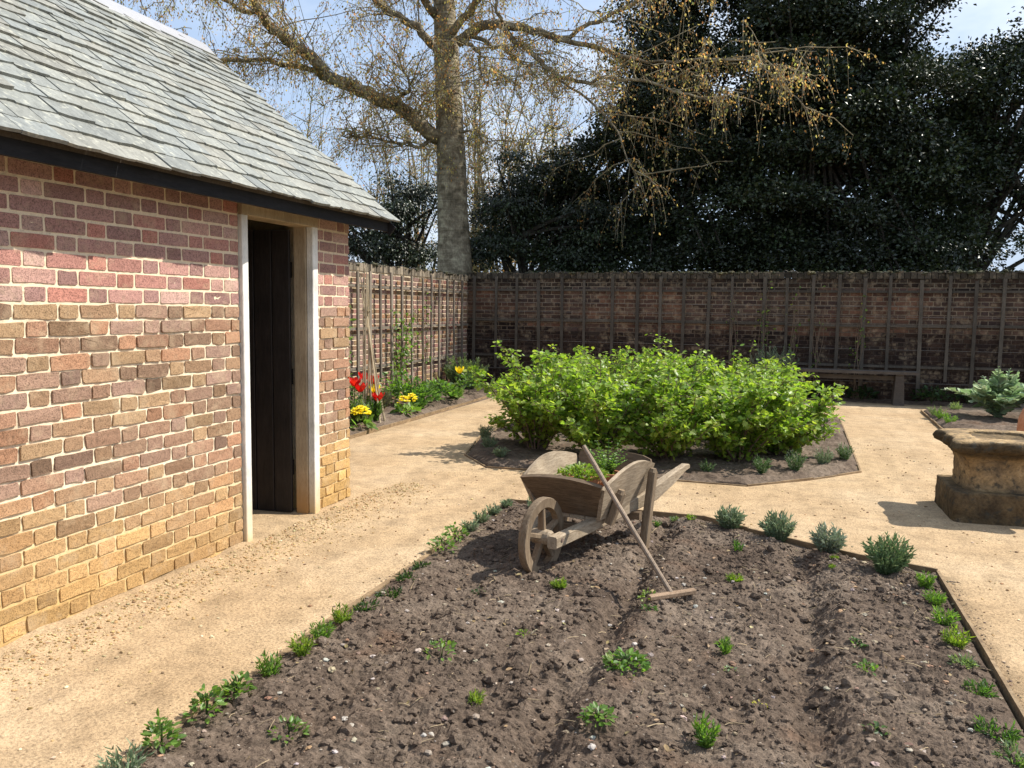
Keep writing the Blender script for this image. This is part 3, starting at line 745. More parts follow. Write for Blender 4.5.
# ------------------------------------------------------------------ wheelbarrow (local x across, y from wheel to handles)
BA = math.radians(-14)
bw = thing('wheelbarrow', (-1.27, 4.47, -.022), 'weathered wooden wheelbarrow with spoked wheel standing on the dug soil', 'wheelbarrow', rz=BA)
def curve_top(y0, z0, y1, z1, bulge, n=12):
    return [(y0+(y1-y0)*t, z0+(z1-z0)*t+bulge*math.sin(PI*t)) for t in np.linspace(0, 1, n)]
fb = MB()                                                    # front board, raked forward, slightly arched top
ol = [(-.185, .355, .27), (.185, .355, .27), (.272, .195, .505)]+[(x, .19, .505+.028*(1-(x/.272)**2)) for x in np.linspace(.2, -.2, 7)]+[(-.272, .195, .505)]
prism(fb, ol, (0, 0, 0), (0, .024, .012)); fb.build('front_board', M_barrowx, bw)
for s in (1, -1):                                            # side boards, flared outwards with an arched top
    sb = MB(); out = [(.30, .29), (.225, .49)]+curve_top(.225, .50, .93, .545, .075)[1:]+[(.90, .30)]
    o3 = [(s*(.19+.42*(z-.27)*.72), y, z) for y, z in out]
    prism(sb, o3, (0, 0, 0), (s*.024, 0, -.004)); sb.build('side_board', M_barrow, bw)
tb = MB()
ol = [(-.20, .875, .30), (.20, .875, .30), (.265, .945, .53), (.255, .95, .56)]+[(x, .952, .572+.02*(1-(x/.25)**2)) for x in np.linspace(.2, -.2, 6)]+[(-.255, .95, .56), (-.265, .945, .53)]
prism(tb, ol, (0, 0, 0), (0, .022, -.004)); tb.build('tailboard', M_barrowx, bw)
fb = MB()
for k in range(4): box(fb, (-.20+.1*k+.002, .33, .268), (-.10+.1*k-.002, .90, .288))
fb.build('tray_floor', M_barrow, bw)
for s in (1, -1):
    sh = MB()
    pts = [(.095, -.05, .215), (.15, .30, .245), (.215, .80, .295), (.262, 1.02, .335), (.30, 1.20, .395), (.318, 1.40, .445), (.322, 1.47, .440)]
    wd = [.06, .06, .058, .056, .05, .044, .03]; ht = [.07, .072, .085, .105, .085, .05, .034]
    V = []
    for (x, y, z), w_, h_ in zip(pts, wd, ht):
        b = .008
        V += [(s*x-w_/2, y, z-h_/2+b), (s*x-w_/2+b, y, z-h_/2), (s*x+w_/2-b, y, z-h_/2), (s*x+w_/2, y, z-h_/2+b), (s*x+w_/2, y, z+h_/2-b), (s*x+w_/2-b, y, z+h_/2), (s*x-w_/2+b, y, z+h_/2), (s*x-w_/2, y, z+h_/2-b)]
    q = [[i*8+k, i*8+(k+1) % 8, (i+1)*8+(k+1) % 8, (i+1)*8+k] for i in range(6) for k in range(8)]
    sh.add(V, [np.array(q), np.arange(8)[::-1], np.arange(8)+48]); sh.build('shaft', M_barrow, bw)
    lg = MB()                                                # leg that runs up past the tray as a round-headed stay
    lo, hi = np.array((s*.285, .80, -.03)), np.array((s*.325, .83, .505))
    bar(lg, lo, hi, .062, .05, up=(1, 0, 0), bev=.006, w1=.058, h1=.046)
    bar(lg, hi, hi+np.array((s*.002, 0, .022)), .056, .046, up=(1, 0, 0), bev=.012, w1=.03, h1=.04)
    lg.build('leg', M_barrowz, bw)
    st = MB(); lo, hi = np.array((s*.235, .40, .25)), np.array((s*.30, .41, .44))
    bar(st, lo, hi, .056, .045, up=(1, 0, 0), bev=.006); bar(st, hi, hi+np.array((s*.004, 0, .022)), .054, .045, up=(1, 0, 0), bev=.012, w1=.03, h1=.04)
    st.build('stay', M_barrowz, bw)
cr = MB(); bar(cr, (-.29, .74, .235), (.29, .74, .235), .05, .05, bev=.005); bar(cr, (-.17, .33, .215), (.17, .33, .215), .05, .045, bev=.005); cr.build('cross_rail', M_barrowx, bw)
wr = MB()                                                    # wheel
N = 40; prof = [(.222, -.023), (.226, -.015), (.226, .015), (.222, .023), (.170, .021), (.168, .0), (.170, -.021)]; k = len(prof); V = []
for a in np.arange(N)/N*2*PI:
    for r, x in prof: V.append((x, r*math.cos(a), .226+r*math.sin(a)))
wr.add(V, [np.array([[i*k+j, i*k+(j+1) % k, ((i+1) % N)*k+(j+1) % k, ((i+1) % N)*k+j] for i in range(N) for j in range(k)])])
wheel = wr.build('wheel', M_barrowz, bw)
for a in range(5):
    sp_ = MB(); th = a*2*PI/5+.35; d = np.array((0, math.cos(th), math.sin(th)))
    bar(sp_, np.array((0, 0, .226))+d*.03, np.array((0, 0, .226))+d*.172, .030, .044, up=(1, 0, 0), bev=.004, w1=.026, h1=.034); sp_.build('spoke', M_barrowz, wheel)
hb = MB(); tube(hb, [(-.07, 0, .226), (-.055, 0, .226), (0, 0, .226), (.055, 0, .226), (.07, 0, .226)], [.032, .042, .046, .042, .032], 14); hb.build('hub', M_barrow, wheel)
axl = MB(); tube(axl, [(-.135, 0, .226), (.135, 0, .226)], .012, 8); axl.build('axle', M_iron, bw)
bwm = Matrix.Translation(bw.location) @ Matrix.Rotation(BA, 4, 'Z')
def B2W(x, y, z): return np.array(bwm @ Vector((x, y, z)))

# rake leaning on the barrow's front corner
hz = soil_at(-.487, 4.14)+.03
h0 = np.array((-.487, 4.14, hz)); cor = B2W(.305, .205, .525); dv = cor-h0; top = h0+dv*1.42
rk = thing('rake', tuple(h0), 'worn wooden rake leaning against the front corner of the wheelbarrow', 'rake')
mb = MB(); ts_ = np.linspace(0, 1, 9)
tube(mb, [np.array((0, 0, 0))+(top-h0)*t+np.array((.0, .0, -.006*math.sin(PI*t))) for t in ts_], [.014]*7+[.0145, .012], 10, (1, 1, 1)); mb.build('handle', M_rake, rk)
hd_ = np.array((dv[1], -dv[0], 0)); hd_ /= np.linalg.norm(hd_)
hd_ = hd_ if hd_[1] > 0 else -hd_
mb = MB(); bar(mb, -hd_*.14+(0, 0, .004), hd_*.14+(0, 0, .0), .034, .026, bev=.005, col=(1.1, 1.0, .9)); hed = mb.build('head', M_rake, rk)
mb = MB()
for k in range(9):
    p = hd_*(-.125+.25*k/8); bar(mb, p+(0, 0, -.012), p+(0, 0, -.055), .009, .009, up=(1, 0, 0))
mb.build('teeth', M_rake, hed)

# pots in the barrow
def pot(name, loc, h, r0, r1, mat, label, cat='pot'):
    root = thing(name, loc, label, cat)
    mb = MB(); lathe(mb, [(0, 0), (r0, 0), (r1*.94, h*.78), (r1*.94, h*.79), (r1*1.04, h*.80), (r1*1.05, h), (r1*.93, h), (r1*.90, h*.86), (0, h*.86)], 26); mb.build('pot', mat, root, smooth=False)
    so = MB(); lathe(so, [(r1*.9, h*.87), (0, h*.885)], 14); so.build('compost', M_soil, root)
    return root
def herb(mb, n, r, h, size, cols, tmpl=OVAL, z0=0.0, up=.7, cx=0, cy=0):
    a = RNG.uniform(0, 2*PI, n); rr = r*np.sqrt(RNG.random(n)); zz = z0+h*(1-(rr/r)**2*.6)*RNG.uniform(.35, 1, n)
    P = np.column_stack([cx+rr*np.cos(a), cy+rr*np.sin(a), zz])
    D = np.column_stack([np.cos(a), np.sin(a), RNG.uniform(-.2, up*1.5, n)])+RNG.normal(0, .4, (n, 3))
    Nn = np.column_stack([np.cos(a)*.2, np.sin(a)*.2, np.ones(n)])+RNG.normal(0, .35, (n, 3))
    leaves(mb, P, D, Nn, size*RNG.uniform(.6, 1.2, n), pick(cols, n), tmpl)
LIME = [(.20,.28,.045),(.26,.33,.06),(.15,.23,.04)]
FRESH = [(.15,.255,.05),(.20,.31,.07),(.11,.20,.045)]
MID = [(.085,.165,.04),(.115,.205,.055),(.065,.13,.035)]
DARKG = [(.035,.07,.025),(.05,.095,.03),(.03,.055,.022)]
GREY = [(.20,.255,.145),(.255,.31,.19),(.16,.21,.12)]
p1 = pot('potted_plant', tuple(B2W(.03, .43, .289)), .235, .075, .115, M_terra, 'terracotta pot of lime green seedlings inside the wheelbarrow', 'potted plant')
mb = MB(); herb(mb, 520, .145, .09, .030, LIME, OVAL, .20); mb.build('foliage', M_leaf, p1)
p2 = pot('potted_plant', tuple(B2W(.06, .72, .289)), .20, .06, .085, M_terra, 'feathery green potted plant at the back of the wheelbarrow tray', 'potted plant')
mb = MB()
for s in range(26):
    a = random.uniform(0, 2*PI); l = random.uniform(.14, .27); out = random.uniform(.2, .9)
    ts_ = np.linspace(0, 1, 9); pts = np.array([(math.cos(a)*l*out*t, math.sin(a)*l*out*t, .17+l*(t-.35*out*t*t)) for t in ts_])
    tube(mb, pts, .0015, 4, (.08, .14, .04))
    for sd in (-1, 1):
        n = 9; D = np.tile(np.array((-math.sin(a)*sd, math.cos(a)*sd, .25)), (n, 1))+RNG.normal(0, .2, (n, 3))
        leaves(mb, pts, D, np.tile((0, 0, 1.0), (n, 1))+RNG.normal(0, .2, (n, 3)), .045*(1.1-ts_*.7), pick(FRESH, n), DIAMOND, .8)
mb.build('foliage', M_leaf, p2)
p3 = thing('seedling_tray', tuple(B2W(-.07, .60, .289)), 'small grey leaved seedling between the two pots in the wheelbarrow', 'seedling')
mb = MB(); lathe(mb, [(0, 0), (.035, 0), (.05, .09), (.045, .09), (.04, .08), (0, .08)], 14, (.05, .05, .05)); mb.build('pot', M_plain, p3)
mb = MB(); herb(mb, 60, .08, .16, .04, GREY, OVAL, .08); mb.build('foliage', M_grey, p3)

# ------------------------------------------------------------------ stone font
fo = thing('stone_font', (1.565, 6.98, 0), 'eroded brown stone font with lobed rim on a square plinth', 'stone font', rz=math.radians(1.5))
def lumpy(mb, rings, nseg, sq, seed, rough=.01):
    """rings (radius, z, lobe) of a rounded square section"""
    V = []; C = []
    for ri, (r, z, lobe, cc) in enumerate(rings):
        for k in range(nseg):
            a = 2*PI*k/nseg; ca, sa = math.cos(a), math.sin(a)
            f = 1/((abs(ca)**sq+abs(sa)**sq)**(1/sq))
            n_ = float(fbm(np.array(10+ca*2.2+z*3), np.array(10+sa*2.2+z*4), 4, seed))-.46
            lb = lobe*(.5*math.cos(a*8)+.5*math.cos(a*4+PI))
            rr = r*f*(1+lb)+n_*rough*5+RNG.normal(0, rough*.25)
            V.append((rr*ca, rr*sa, z+n_*rough*2*(lobe != 0))); C.append((cc*random.uniform(.88, 1.12),)*3)
    n = nseg; q = [[i*n+k, i*n+(k+1) % n, (i+1)*n+(k+1) % n, (i+1)*n+k] for i in range(len(rings)-1) for k in range(n)]
    mb.add(V, [np.array(q)], C)
def dense(r, k=4):
    out = []
    for a, b in zip(r[:-1], r[1:]):
        for t in np.linspace(0, 1, k, endpoint=False): out.append(tuple(np.array(a)*(1-t)+np.array(b)*t))
    return out+[r[-1]]
mb = MB(); lumpy(mb, dense([(.352, -.03, 0, .62), (.356, .12, 0, .62), (.352, .205, 0, .75), (.345, .215, 0, .9), (.22, .218, 0, .9)]), 104, 30, 5, .006); mb.build('plinth', M_stone, fo, smooth=True)  # plinth sides toned dark as shaded, its top paler
mb = MB(); lumpy(mb, dense([(.272, .215, 0, 1.2), (.266, .25, 0, 1.5), (.262, .31, .0, 1.6), (.268, .40, .02, 1.6), (.285, .45, .04, 1.2), (.325, .48, .06, .5), (.338, .50, .07, .4)]), 88, 5, 9, .008); mb.build('bowl', M_stone, fo, smooth=True)
mb = MB(); lumpy(mb, dense([(.33, .49, .10, .40), (.375, .515, .13, .38), (.385, .54, .13, .4), (.375, .575, .11, .5), (.36, .59, .09, 1.5), (.30, .597, .0, 1.9), (.20, .598, .0, 1.9), (.195, .58, 0, .8), (.0, .575, 0, .8)], 3), 96, 5, 13, .010); mb.build('rim', M_stone, fo, smooth=True)  # rim edge toned dark as shaded, its top bright as lit
# terracotta forcing pot in the far bed
fp = thing('forcing_pot', (2.76, 10.6, .02), 'terracotta bell shaped forcing pot cut by the right edge of the photo', 'forcing pot')
mb = MB(); lathe(mb, [(.22, 0), (.225, .03), (.215, .035), (.215, .20), (.205, .32), (.17, .42), (.115, .47), (.10, .475)], 36); mb.build('body', M_terra, fp, smooth=True)
mb = MB(); lathe(mb, [(.13, .468), (.135, .49), (.09, .515), (.03, .525), (.035, .55), (.03, .575), (0, .58)], 24); mb.build('lid', M_terra, fp, smooth=True)

# bench against the back wall
be = thing('bench', (.6, 14.88, 0), 'plain grey wooden plank bench in shade against the back wall', 'bench')
mb = MB(); box(mb, (-1.1, -.17, .505), (1.5, -.002, .55)); box(mb, (-1.1, .002, .505), (1.5, .17, .55)); mb.build('seat', M_bench, be)
for x in (-.75, 1.22):
    mb = MB(); o = [(x-.085, 0, -.02), (x+.085, 0, -.02), (x+.06, 0, .504), (x-.06, 0, .504)]; prism(mb, o, (0, -.14, 0), (0, .14, 0)); mb.build('leg', M_bench, be)
mb = MB(); box(mb, (-.69, -.02, .40), (1.15, .02, .47)); mb.build('stretcher', M_bench, be)

# ------------------------------------------------------------------ small plants
def spiky(r, h, n, cols, seed=0, mat=M_grey, name='lavender', blade=.03, tilt=.75):
    """bushy sub-shrub of upright stems carrying narrow leaves"""
    mb = MB()
    for s in range(n):
        a = random.uniform(0, 2*PI); q = random.random()**.6*tilt; l = h*random.uniform(.6, 1.05)*(1-.25*q)
        b = np.array((math.cos(a)*r*.25*random.random(), math.sin(a)*r*.25*random.random(), -.01))
        d = np.array((math.cos(a)*q*r/h*1.5, math.sin(a)*q*r/h*1.5, 1.0)); d /= np.linalg.norm(d)
        m_ = max(4, int(l/.016)); ts_ = np.linspace(.12, 1, m_)
        P = b+d[None]*(l*ts_)[:, None]+np.array((0, 0, 1))*(.10*l*ts_**2)[:, None]
        for sd in range(2):
            dd_ = rdir(m_)*.75+d*1.0
            leaves(mb, P, dd_, rdir(m_), blade*RNG.uniform(.6, 1.2, m_), pick(cols, m_, .18), BLADE, .27)
    return mb.build(name, mat)
def put(o, x, y, label, cat, group=None, z=None, rz=None):
    o.location = (x, y, soil_at(x, y)-.004 if z is None else z); o.rotation_euler = (0, 0, random.uniform(0, 6.28) if rz is None else rz)
    return tag(o, label, cat, group)
def leafy(r, h, n, size, cols, name, mat=M_leaf, tmpl=OVAL, stems=True):
    mb = MB(); herb(mb, n, r, h, size, cols, tmpl, .0)
    if stems:
        for k in range(max(3, n//14)):
            a = random.uniform(0, 2*PI); rr = r*.6*random.random()
            tube(mb, [(0, 0, -.01), (rr*.4*math.cos(a), rr*.4*math.sin(a), h*.5), (rr*math.cos(a), rr*math.sin(a), h*.8)], .0022, 4, (.10, .15, .05))
    return mb.build(name, mat)
lav = [(-.30, 5.77, .105, .165, 'small grey-green lavender, farthest left of the four along the curving edge'), (.01, 5.60, .125, .20, 'rounded grey-green lavender second from the wheelbarrow on the curving edge'),
       (.31, 5.37, .13, .175, 'palest silvery lavender, widely spread, third along the curving edge'), (.61, 5.05, .15, .225, 'largest and greenest lavender nearest the corner of the dug bed')]
for i, (x, y, r, h, lb) in enumerate(lav):
    put(spiky(r*.98, h*.94, 150, [GREY, GREY, [(.24,.28,.19),(.29,.33,.24),(.19,.22,.15)], [(.15,.22,.095),(.19,.265,.12),(.12,.18,.08)]][i], name='lavender', tilt=.95, blade=.034), x, y, lb, 'lavender', 'lavenders along the curving edge')
# left edge of the bed
N6 = ['nearest', 'second', 'third', 'fourth', 'fifth', 'sixth']
put(spiky(.10, .10, 46, GREY, name='lavender'), -1.93, 2.00, 'silver grey tuft at the bottom edge of the photo in the soil corner', 'lavender')
for i, (x, y, r, h) in enumerate([(-1.93, 2.17, .05, .12), (-1.94, 2.41, .06, .115), (-1.93, 2.57, .05, .10)]):
    put(leafy(r, h, 90, .030, FRESH, 'herb'), x, y, ['upright bright leafy herb nearest the camera along the left edging', 'upright leafy herb second from the camera along the left edging', 'upright leafy herb third from the camera along the left edging'][i], 'herb', 'leafy herbs along the left edging')
for i, (x, y) in enumerate([(-1.93, 2.79), (-1.92, 3.0), (-1.92, 3.17), (-1.93, 3.36)]):
    put(spiky(.062, .085, 46, LIME if i % 2 else FRESH, mat=M_leaf, name='herb_tuft', blade=.026), x, y,
        'small lime herb tuft, %s after the three leafy herbs on the left edging' % ['first', 'second', 'third', 'fourth'][i], 'herb', 'lime tufts along the left edging')
for i, (x, y, r) in enumerate([(-1.92, 3.58, .10), (-1.90, 3.79, .11), (-1.90, 4.02, .10), (-1.93, 4.25, .08)]):
    put(spiky(r, .055, 60, DARKG+MID[:1], mat=M_leaf, name='thyme_mat', blade=.025, tilt=1.5), x, y,
        'flat dark green thyme mat, %s of four along the left edging' % ['nearest', 'second', 'third', 'farthest'][i], 'thyme', 'dark thyme mats along the left edging')
for i, (x, y) in enumerate([(-1.95, 4.62), (-1.96, 4.86)]):
    put(leafy(.075, .11, 100, .028, FRESH, 'herb'), x, y, ['light green bushy herb beyond the dark thyme mats, the nearer one', 'light green bushy herb beyond the dark thyme mats, the farther one'][i], 'herb', 'light herbs beyond the thyme')
for i, (x, y, r, h) in enumerate([(-1.96, 5.12, .07, .075), (-1.96, 5.35, .07, .085), (-1.96, 5.6, .065, .075), (-1.93, 5.82, .06, .06), (-1.72, 5.80, .07, .085)]):
    put(spiky(r, h, 42, GREY, name='santolina'), x, y, ['grey tuft next to the light herbs on the left edging', 'plump grey tuft midway between light herbs and the far corner', 'grey tuft just short of the far left bed corner', 'tiny grey tuft in the far left corner of the dug bed', 'grey tuft on the far edging just left of the wheel'][i], 'santolina', 'grey tufts at the far left of the bed')
# right edge of the bed
for i, (x, y, r, h) in enumerate([(.78, 4.87, .055, .08), (.79, 4.63, .065, .075), (.79, 4.35, .07, .085), (.79, 4.05, .075, .08)]):
    put(spiky(r, h, 50, LIME if i == 3 else FRESH, mat=M_leaf, name='herb_tuft', blade=.026), x, y, 'bright herb tuft, %s from the big lavender along the right edging' % ['first', 'second', 'third', 'fourth'][i], 'herb', 'bright tufts along the right edging')
for i, (x, y, r, h, c) in enumerate([(.77, 3.80, .07, .05, GREY), (.79, 3.58, .09, .06, MID), (.77, 3.20, .11, .075, DARKG+MID), (.80, 3.05, .10, .07, MID+GREY)]):
    put(spiky(r, h, 60, c, mat=M_leaf, name='thyme_mat', blade=.025, tilt=1.4), x, y, ['small greyish thyme mat after the bright tufts on the right edging', 'mid green thyme mat at the right edging between grey and dark ones', 'darkest and largest thyme mat by the right edge of the photo', 'greyish dark thyme mat lowest along the right edging'][i], 'thyme', 'thyme mats along the right edging')
for i, (x, y) in enumerate([(-.57, 5.78), (-.69, 5.86), (-.80, 5.74)]):
    put(spiky(.045, .04, 26, [LIME, GREY, MID][i], mat=M_leaf, name='herb_tuft', blade=.02), x, y, ['lime green tuft on the far edging between barrow leg and lavender', 'grey tuft hugging the far edging behind the barrow leg', 'dark green tuft just behind the barrow leg'][i], 'herb')
# weeds in the open soil
W = [(-1.61, 2.43, 'strawberry_plant', 'L', .085, .07, 30, .055, FRESH, 'low broad leaved plant in the soil beside the left edging herbs'),
     (-1.31, 3.10, 'seedling', 'L', .075, .10, 20, .05, FRESH, 'mid green seedling with drooping round leaves left of the furrow'),
     (-1.05, 2.82, 'seedling', 'S', .06, .05, 20, .03, LIME, 'thin wispy lime weed just below the drooping seedling'),
     (-1.08, 3.52, 'seedling', 'L', .035, .06, 12, .035, LIME, 'tiny pale weed halfway between barrow wheel and drooping seedling'),
     (-1.08, 4.17, 'seedling', 'S', .075, .05, 34, .03, LIME, 'yellow-green weed tuft in front of the barrow wheel'),
     (-.57, 2.75, 'seedling', 'L', .062, .06, 36, .045, FRESH, 'compact bright green plant nearest the bottom of the furrow'),
     (-.56, 3.26, 'leafy_plant', 'L', .092, .08, 80, .050, FRESH, 'biggest bright green leafy plant in the middle of the soil'),
     (-.60, 4.07, 'seedling', 'L', .05, .06, 18, .036, LIME, 'lime weed growing beside the rake handle near its head'),
     (-.57, 3.93, 'seedling', 'L', .04, .035, 14, .034, MID, 'small green weed just in front of the rake head'),
     (-1.45, 3.92, 'seedling', 'L', .045, .06, 12, .035, DARKG, 'small dark weed left of the barrow wheel in open soil'),
     (-.20, 4.60, 'seedling', 'S', .085, .05, 50, .03, LIME, 'yellow-green spreading weed right of the rake head'),
     (-.22, 5.22, 'seedling', 'S', .05, .09, 18, .03, MID, 'thin upright weed below the smallest lavender'),
     (-.19, 3.63, 'seedling', 'S', .05, .09, 24, .03, FRESH, 'upright feathery weed right of the biggest leafy plant'),
     (-.16, 3.46, 'seedling', 'L', .03, .02, 8, .034, GREY, 'tiny grey weed flat on the soil under the feathery weed'),
     (-.03, 3.15, 'seedling', 'L', .03, .02, 8, .026, [(.4, .36, .05)], 'tiny yellow weed in the right half of the soil'),
     (-.20, 2.80, 'seedling', 'S', .055, .11, 34, .032, FRESH, 'tall feathery weed at the bottom centre right of the soil'),
     (.36, 3.82, 'seedling', 'L', .04, .035, 14, .032, MID, 'small weed to the right of the right-hand furrow, upper one'),
     (.37, 3.53, 'seedling', 'L', .045, .03, 20, .032, FRESH, 'bright flat weed right of the right-hand furrow, lower one'),
     (.36, 3.02, 'seedling', 'L', .04, .03, 14, .036, MID, 'pale weed beside a white stone near the bottom right'),
     (.34, 5.17, 'seedling', 'S', .05, .03, 26, .024, LIME, 'lime weed in front of the silvery lavender'),
     (.32, 4.95, 'seedling', 'S', .03, .03, 10, .024, LIME, 'faint lime weed below the one by the silvery lavender')]
for x, y, nm, kd, r, h, n, sz, c, lb in W:
    o = leafy(r, h, int(n*2.0), sz*.66, c, nm) if kd == 'L' else spiky(r, h, n, c, mat=M_leaf, name=nm, blade=sz)
    put(o, x, y, lb, 'weed' if nm == 'seedling' else 'plant'); o.scale = (random.uniform(.72, .92),)*3
# edging tufts of the currant bed
for i, (x, y, r, h, lb) in enumerate([(-3.02, 8.35, .09, .20, 'grey tuft at the far left corner of the currant bed'), (-2.86, 8.02, .11, .13, 'low grey tuft in shade at the left end of the currant bed'), (-2.6, 7.62, .10, .10, 'grey tuft by the left front corner of the currant bed'),
        (-.62, 7.62, .09, .09, 'low tuft under the front bushes just right of the barrow handle'), (-.14, 7.72, .10, .15, 'grey-green tuft under the bushes right of the low tuft'), (.14, 7.95, .12, .17, 'dark rounded tuft at the foot of the right-hand bushes'), (.40, 8.32, .11, .16, 'bluish tuft near the right corner of the currant bed'), (.62, 8.75, .10, .15, 'green tuft at the right edge of the currant bed')]):
    put(spiky(r, h, 60, GREY if i in (0, 1, 2, 6) else GREY+MID, name='lavender'), x, y, lb, 'lavender', 'tufts edging the currant bed', z=.05)

# ------------------------------------------------------------------ currant bushes
CUR = [(.22,.32,.045),(.27,.37,.06),(.34,.42,.09),(.155,.25,.04),(.245,.345,.065)]
def bush(x, y, r, h, label, nst=34, nl=1500):
    root = thing('currant_bush', (x, y, .04), label, 'bush', 'currant bushes in the bed')
    st = MB(); lf = MB(); Ps, Ds, Ns = [], [], []
    for s in range(nst):
        low = s % 4 == 0
        a = random.uniform(0, 2*PI); out = random.random()**.55 if not low else random.uniform(.6, 1.0); L = h*((random.uniform(.72, 1.0) if s % 6 else random.uniform(.98, 1.14))*(1-.10*out) if not low else random.uniform(.35, .6))
        b = np.array((math.cos(a)*.09*random.random(), math.sin(a)*.09*random.random(), -.04))
        ts_ = np.linspace(0, 1, 9); wob = RNG.normal(0, .012, (9, 3)); wob[0] = 0
        p = b+np.column_stack([math.cos(a)*r*out*(ts_**1.25), math.sin(a)*r*out*(ts_**1.25), L*(ts_-.16*out*ts_**3)])+np.cumsum(wob, 0)
        tube(st, p, np.linspace(.011, .003, 9), 5, np.ones(3)*random.uniform(.7, 1.3), cap=False)
        shoots = [(p, 1.0)]; low_ = low
        for q in range(4):
            i0 = random.randint(3, 7); a2 = a+random.uniform(-1.5, 1.5); l2 = random.uniform(.14, .30)
            e = p[i0]+np.array((math.cos(a2)*l2*.8, math.sin(a2)*l2*.8, l2*random.uniform(.1, .8)))
            pp = p[i0]+(e-p[i0])*np.linspace(0, 1, 5)[:, None]+np.array((0, 0, .03))*np.sin(np.linspace(0, PI, 5))[:, None]
            tube(st, pp, np.linspace(.005, .002, 5), 4, np.ones(3), cap=False); shoots.append((pp, .5))
        for pp, wgt in shoots:
            k = int(nl/nst*(.34 if wgt == 1 else .165)); t = (RNG.uniform(.30 if low else .12, 1, k) if wgt == 1 else RNG.uniform(.1, 1, k))*(len(pp)-1)
            i0 = np.minimum(t.astype(int), len(pp)-2); base = pp[i0]+(pp[i0+1]-pp[i0])*(t-i0)[:, None]
            d = rdir(k); d[:, 2] = d[:, 2]*.6+.15; base = base+d*RNG.uniform(.02, .075, (k, 1))
            Ps.append(base); Ds.append(d); nn = RNG.normal(0, .42, (k, 3)); nn[:, 2] += 1; nn[:, :2] += d[:, :2]*.35; Ns.append(nn)
    P, D, Nn = map(np.concatenate, (Ps, Ds, Ns)); n = len(P)
    D[:, 2] -= .25
    hrel = np.clip(P[:, 2]/h, 0, 1)[:, None]; cc = pick(CUR, n, .16)
    young = RNG.random((n, 1)) < .12
    cc = np.where(young, cc*np.array((1.25, 1.12, 1.1)), cc)
    sz = RNG.uniform(.028, .060, n)
    leaves(lf, P, D, Nn, sz, cc, LOBED)
    st.build('stem', M_stem, root); lf.build('foliage', M_leaf, root)
    return root
BU = [(-2.42, 8.25, .64, 1.08, 'leafy currant bush overhanging the path at the left front of the bed'), (-1.72, 8.05, .62, 1.02, 'front row currant bush directly behind the wheelbarrow tray'),
      (-1.02, 8.1, .62, 1.0, 'front row currant bush with dark stems showing behind the barrow handle'), (-.40, 8.3, .62, 1.0, 'front row currant bush to the right of the barrow handle'), (-.02, 8.8, .54, .95, 'rightmost currant bush beside the open gravel path'),
      (-2.6, 9.8, .62, 1.10, 'second row currant bush at the left end of the bed'), (-1.95, 9.75, .58, 1.12, 'second row currant bush left of centre'), (-1.15, 9.85, .58, 1.08, 'second row currant bush in the centre of the bed'), (-.35, 9.7, .58, 1.06, 'second row currant bush right of centre'),
      (-2.35, 11.1, .6, 1.12, 'rear currant bush at the back left of the bed'), (-1.4, 11.2, .6, 1.12, 'rear currant bush in the back centre of the bed'), (-.5, 11.3, .6, 1.08, 'rear currant bush at the back right of the bed'), (-.25, 10.8, .55, 1.0, 'rear currant bush at the far right back corner')]
for i, b in enumerate(BU): bush(*b, nl=(5000 if i < 5 else 3000 if i < 9 else 1900), nst=38 if i < 5 else 28)

# ------------------------------------------------------------------ flower border
RED_T = [(.62,.012,.012),(.72,.03,.015),(.5,.01,.012)]; YEL = [(.86,.74,.015),(.90,.80,.04)]
def tulip(x, y, h, cols, label, open_=.5):
    root = thing('tulip', (x, y, .04), label, 'tulip', 'tulips in the flower border', rz=random.uniform(0, 6))
    st = MB(); lean = random.uniform(-.04, .04); tube(st, [(0, 0, -.02), (lean*.4, 0, h*.5), (lean, .01, h)], .005, 6, (.12, .2, .07)); st.build('stem', M_leaf, root)
    for k in range(3):
        a = k*2.1+random.random(); lf = MB(); l = h*random.uniform(.6, .8); ts_ = np.linspace(0, 1, 7)
        c = np.array([(math.cos(a)*l*(.12*t+.45*t*t), math.sin(a)*l*(.12*t+.45*t*t), l*(t-.22*t*t)) for t in ts_]); sd = np.array((-math.sin(a), math.cos(a), 0))
        w = .028*np.sin(PI*np.clip(ts_*.86+.14, 0, 1))**.7
        V = np.concatenate([c-sd*w[:, None]+(0, 0, .008), c, c+sd*w[:, None]+(0, 0, .008)]); n = 7
        q = [[i+j*n, i+1+j*n, i+1+(j+1)*n, i+(j+1)*n] for j in range(2) for i in range(n-1)]
        lf.add(V, [np.array(q)], np.array((.10, .17, .085))*random.uniform(.8, 1.2)); lf.build('leaf', M_leaf, root, smooth=True)
    bl_ = MB()
    for k in range(6):
        a = k*PI/3+(.1 if k % 2 else 0); o_ = open_*(1 if k % 2 else .85); ts_ = np.linspace(0, 1, 6); L = .115
        rr = .010+.046*np.sin(PI*.62*ts_)*(1+o_*ts_); w = .040*np.sin(PI*np.clip(.12+.84*ts_, 0, 1))**.8
        c = np.array([(math.cos(a)*r_+lean, math.sin(a)*r_+.01, h+L*t) for r_, t in zip(rr, ts_)]); sd = np.array((-math.sin(a), math.cos(a), 0)); out = np.array((math.cos(a), math.sin(a), 0))
        V = np.concatenate([c-sd*w[:, None]-out*.006, c, c+sd*w[:, None]-out*.006]); n = 6
        q = [[i+j*n, i+1+j*n, i+1+(j+1)*n, i+(j+1)*n] for j in range(2) for i in range(n-1)]
        bl_.add(V, [np.array(q)], np.array(cols[k % len(cols)])*random.uniform(.85, 1.15))
    bl_.build('bloom', M_petal, root, smooth=True)
    return root
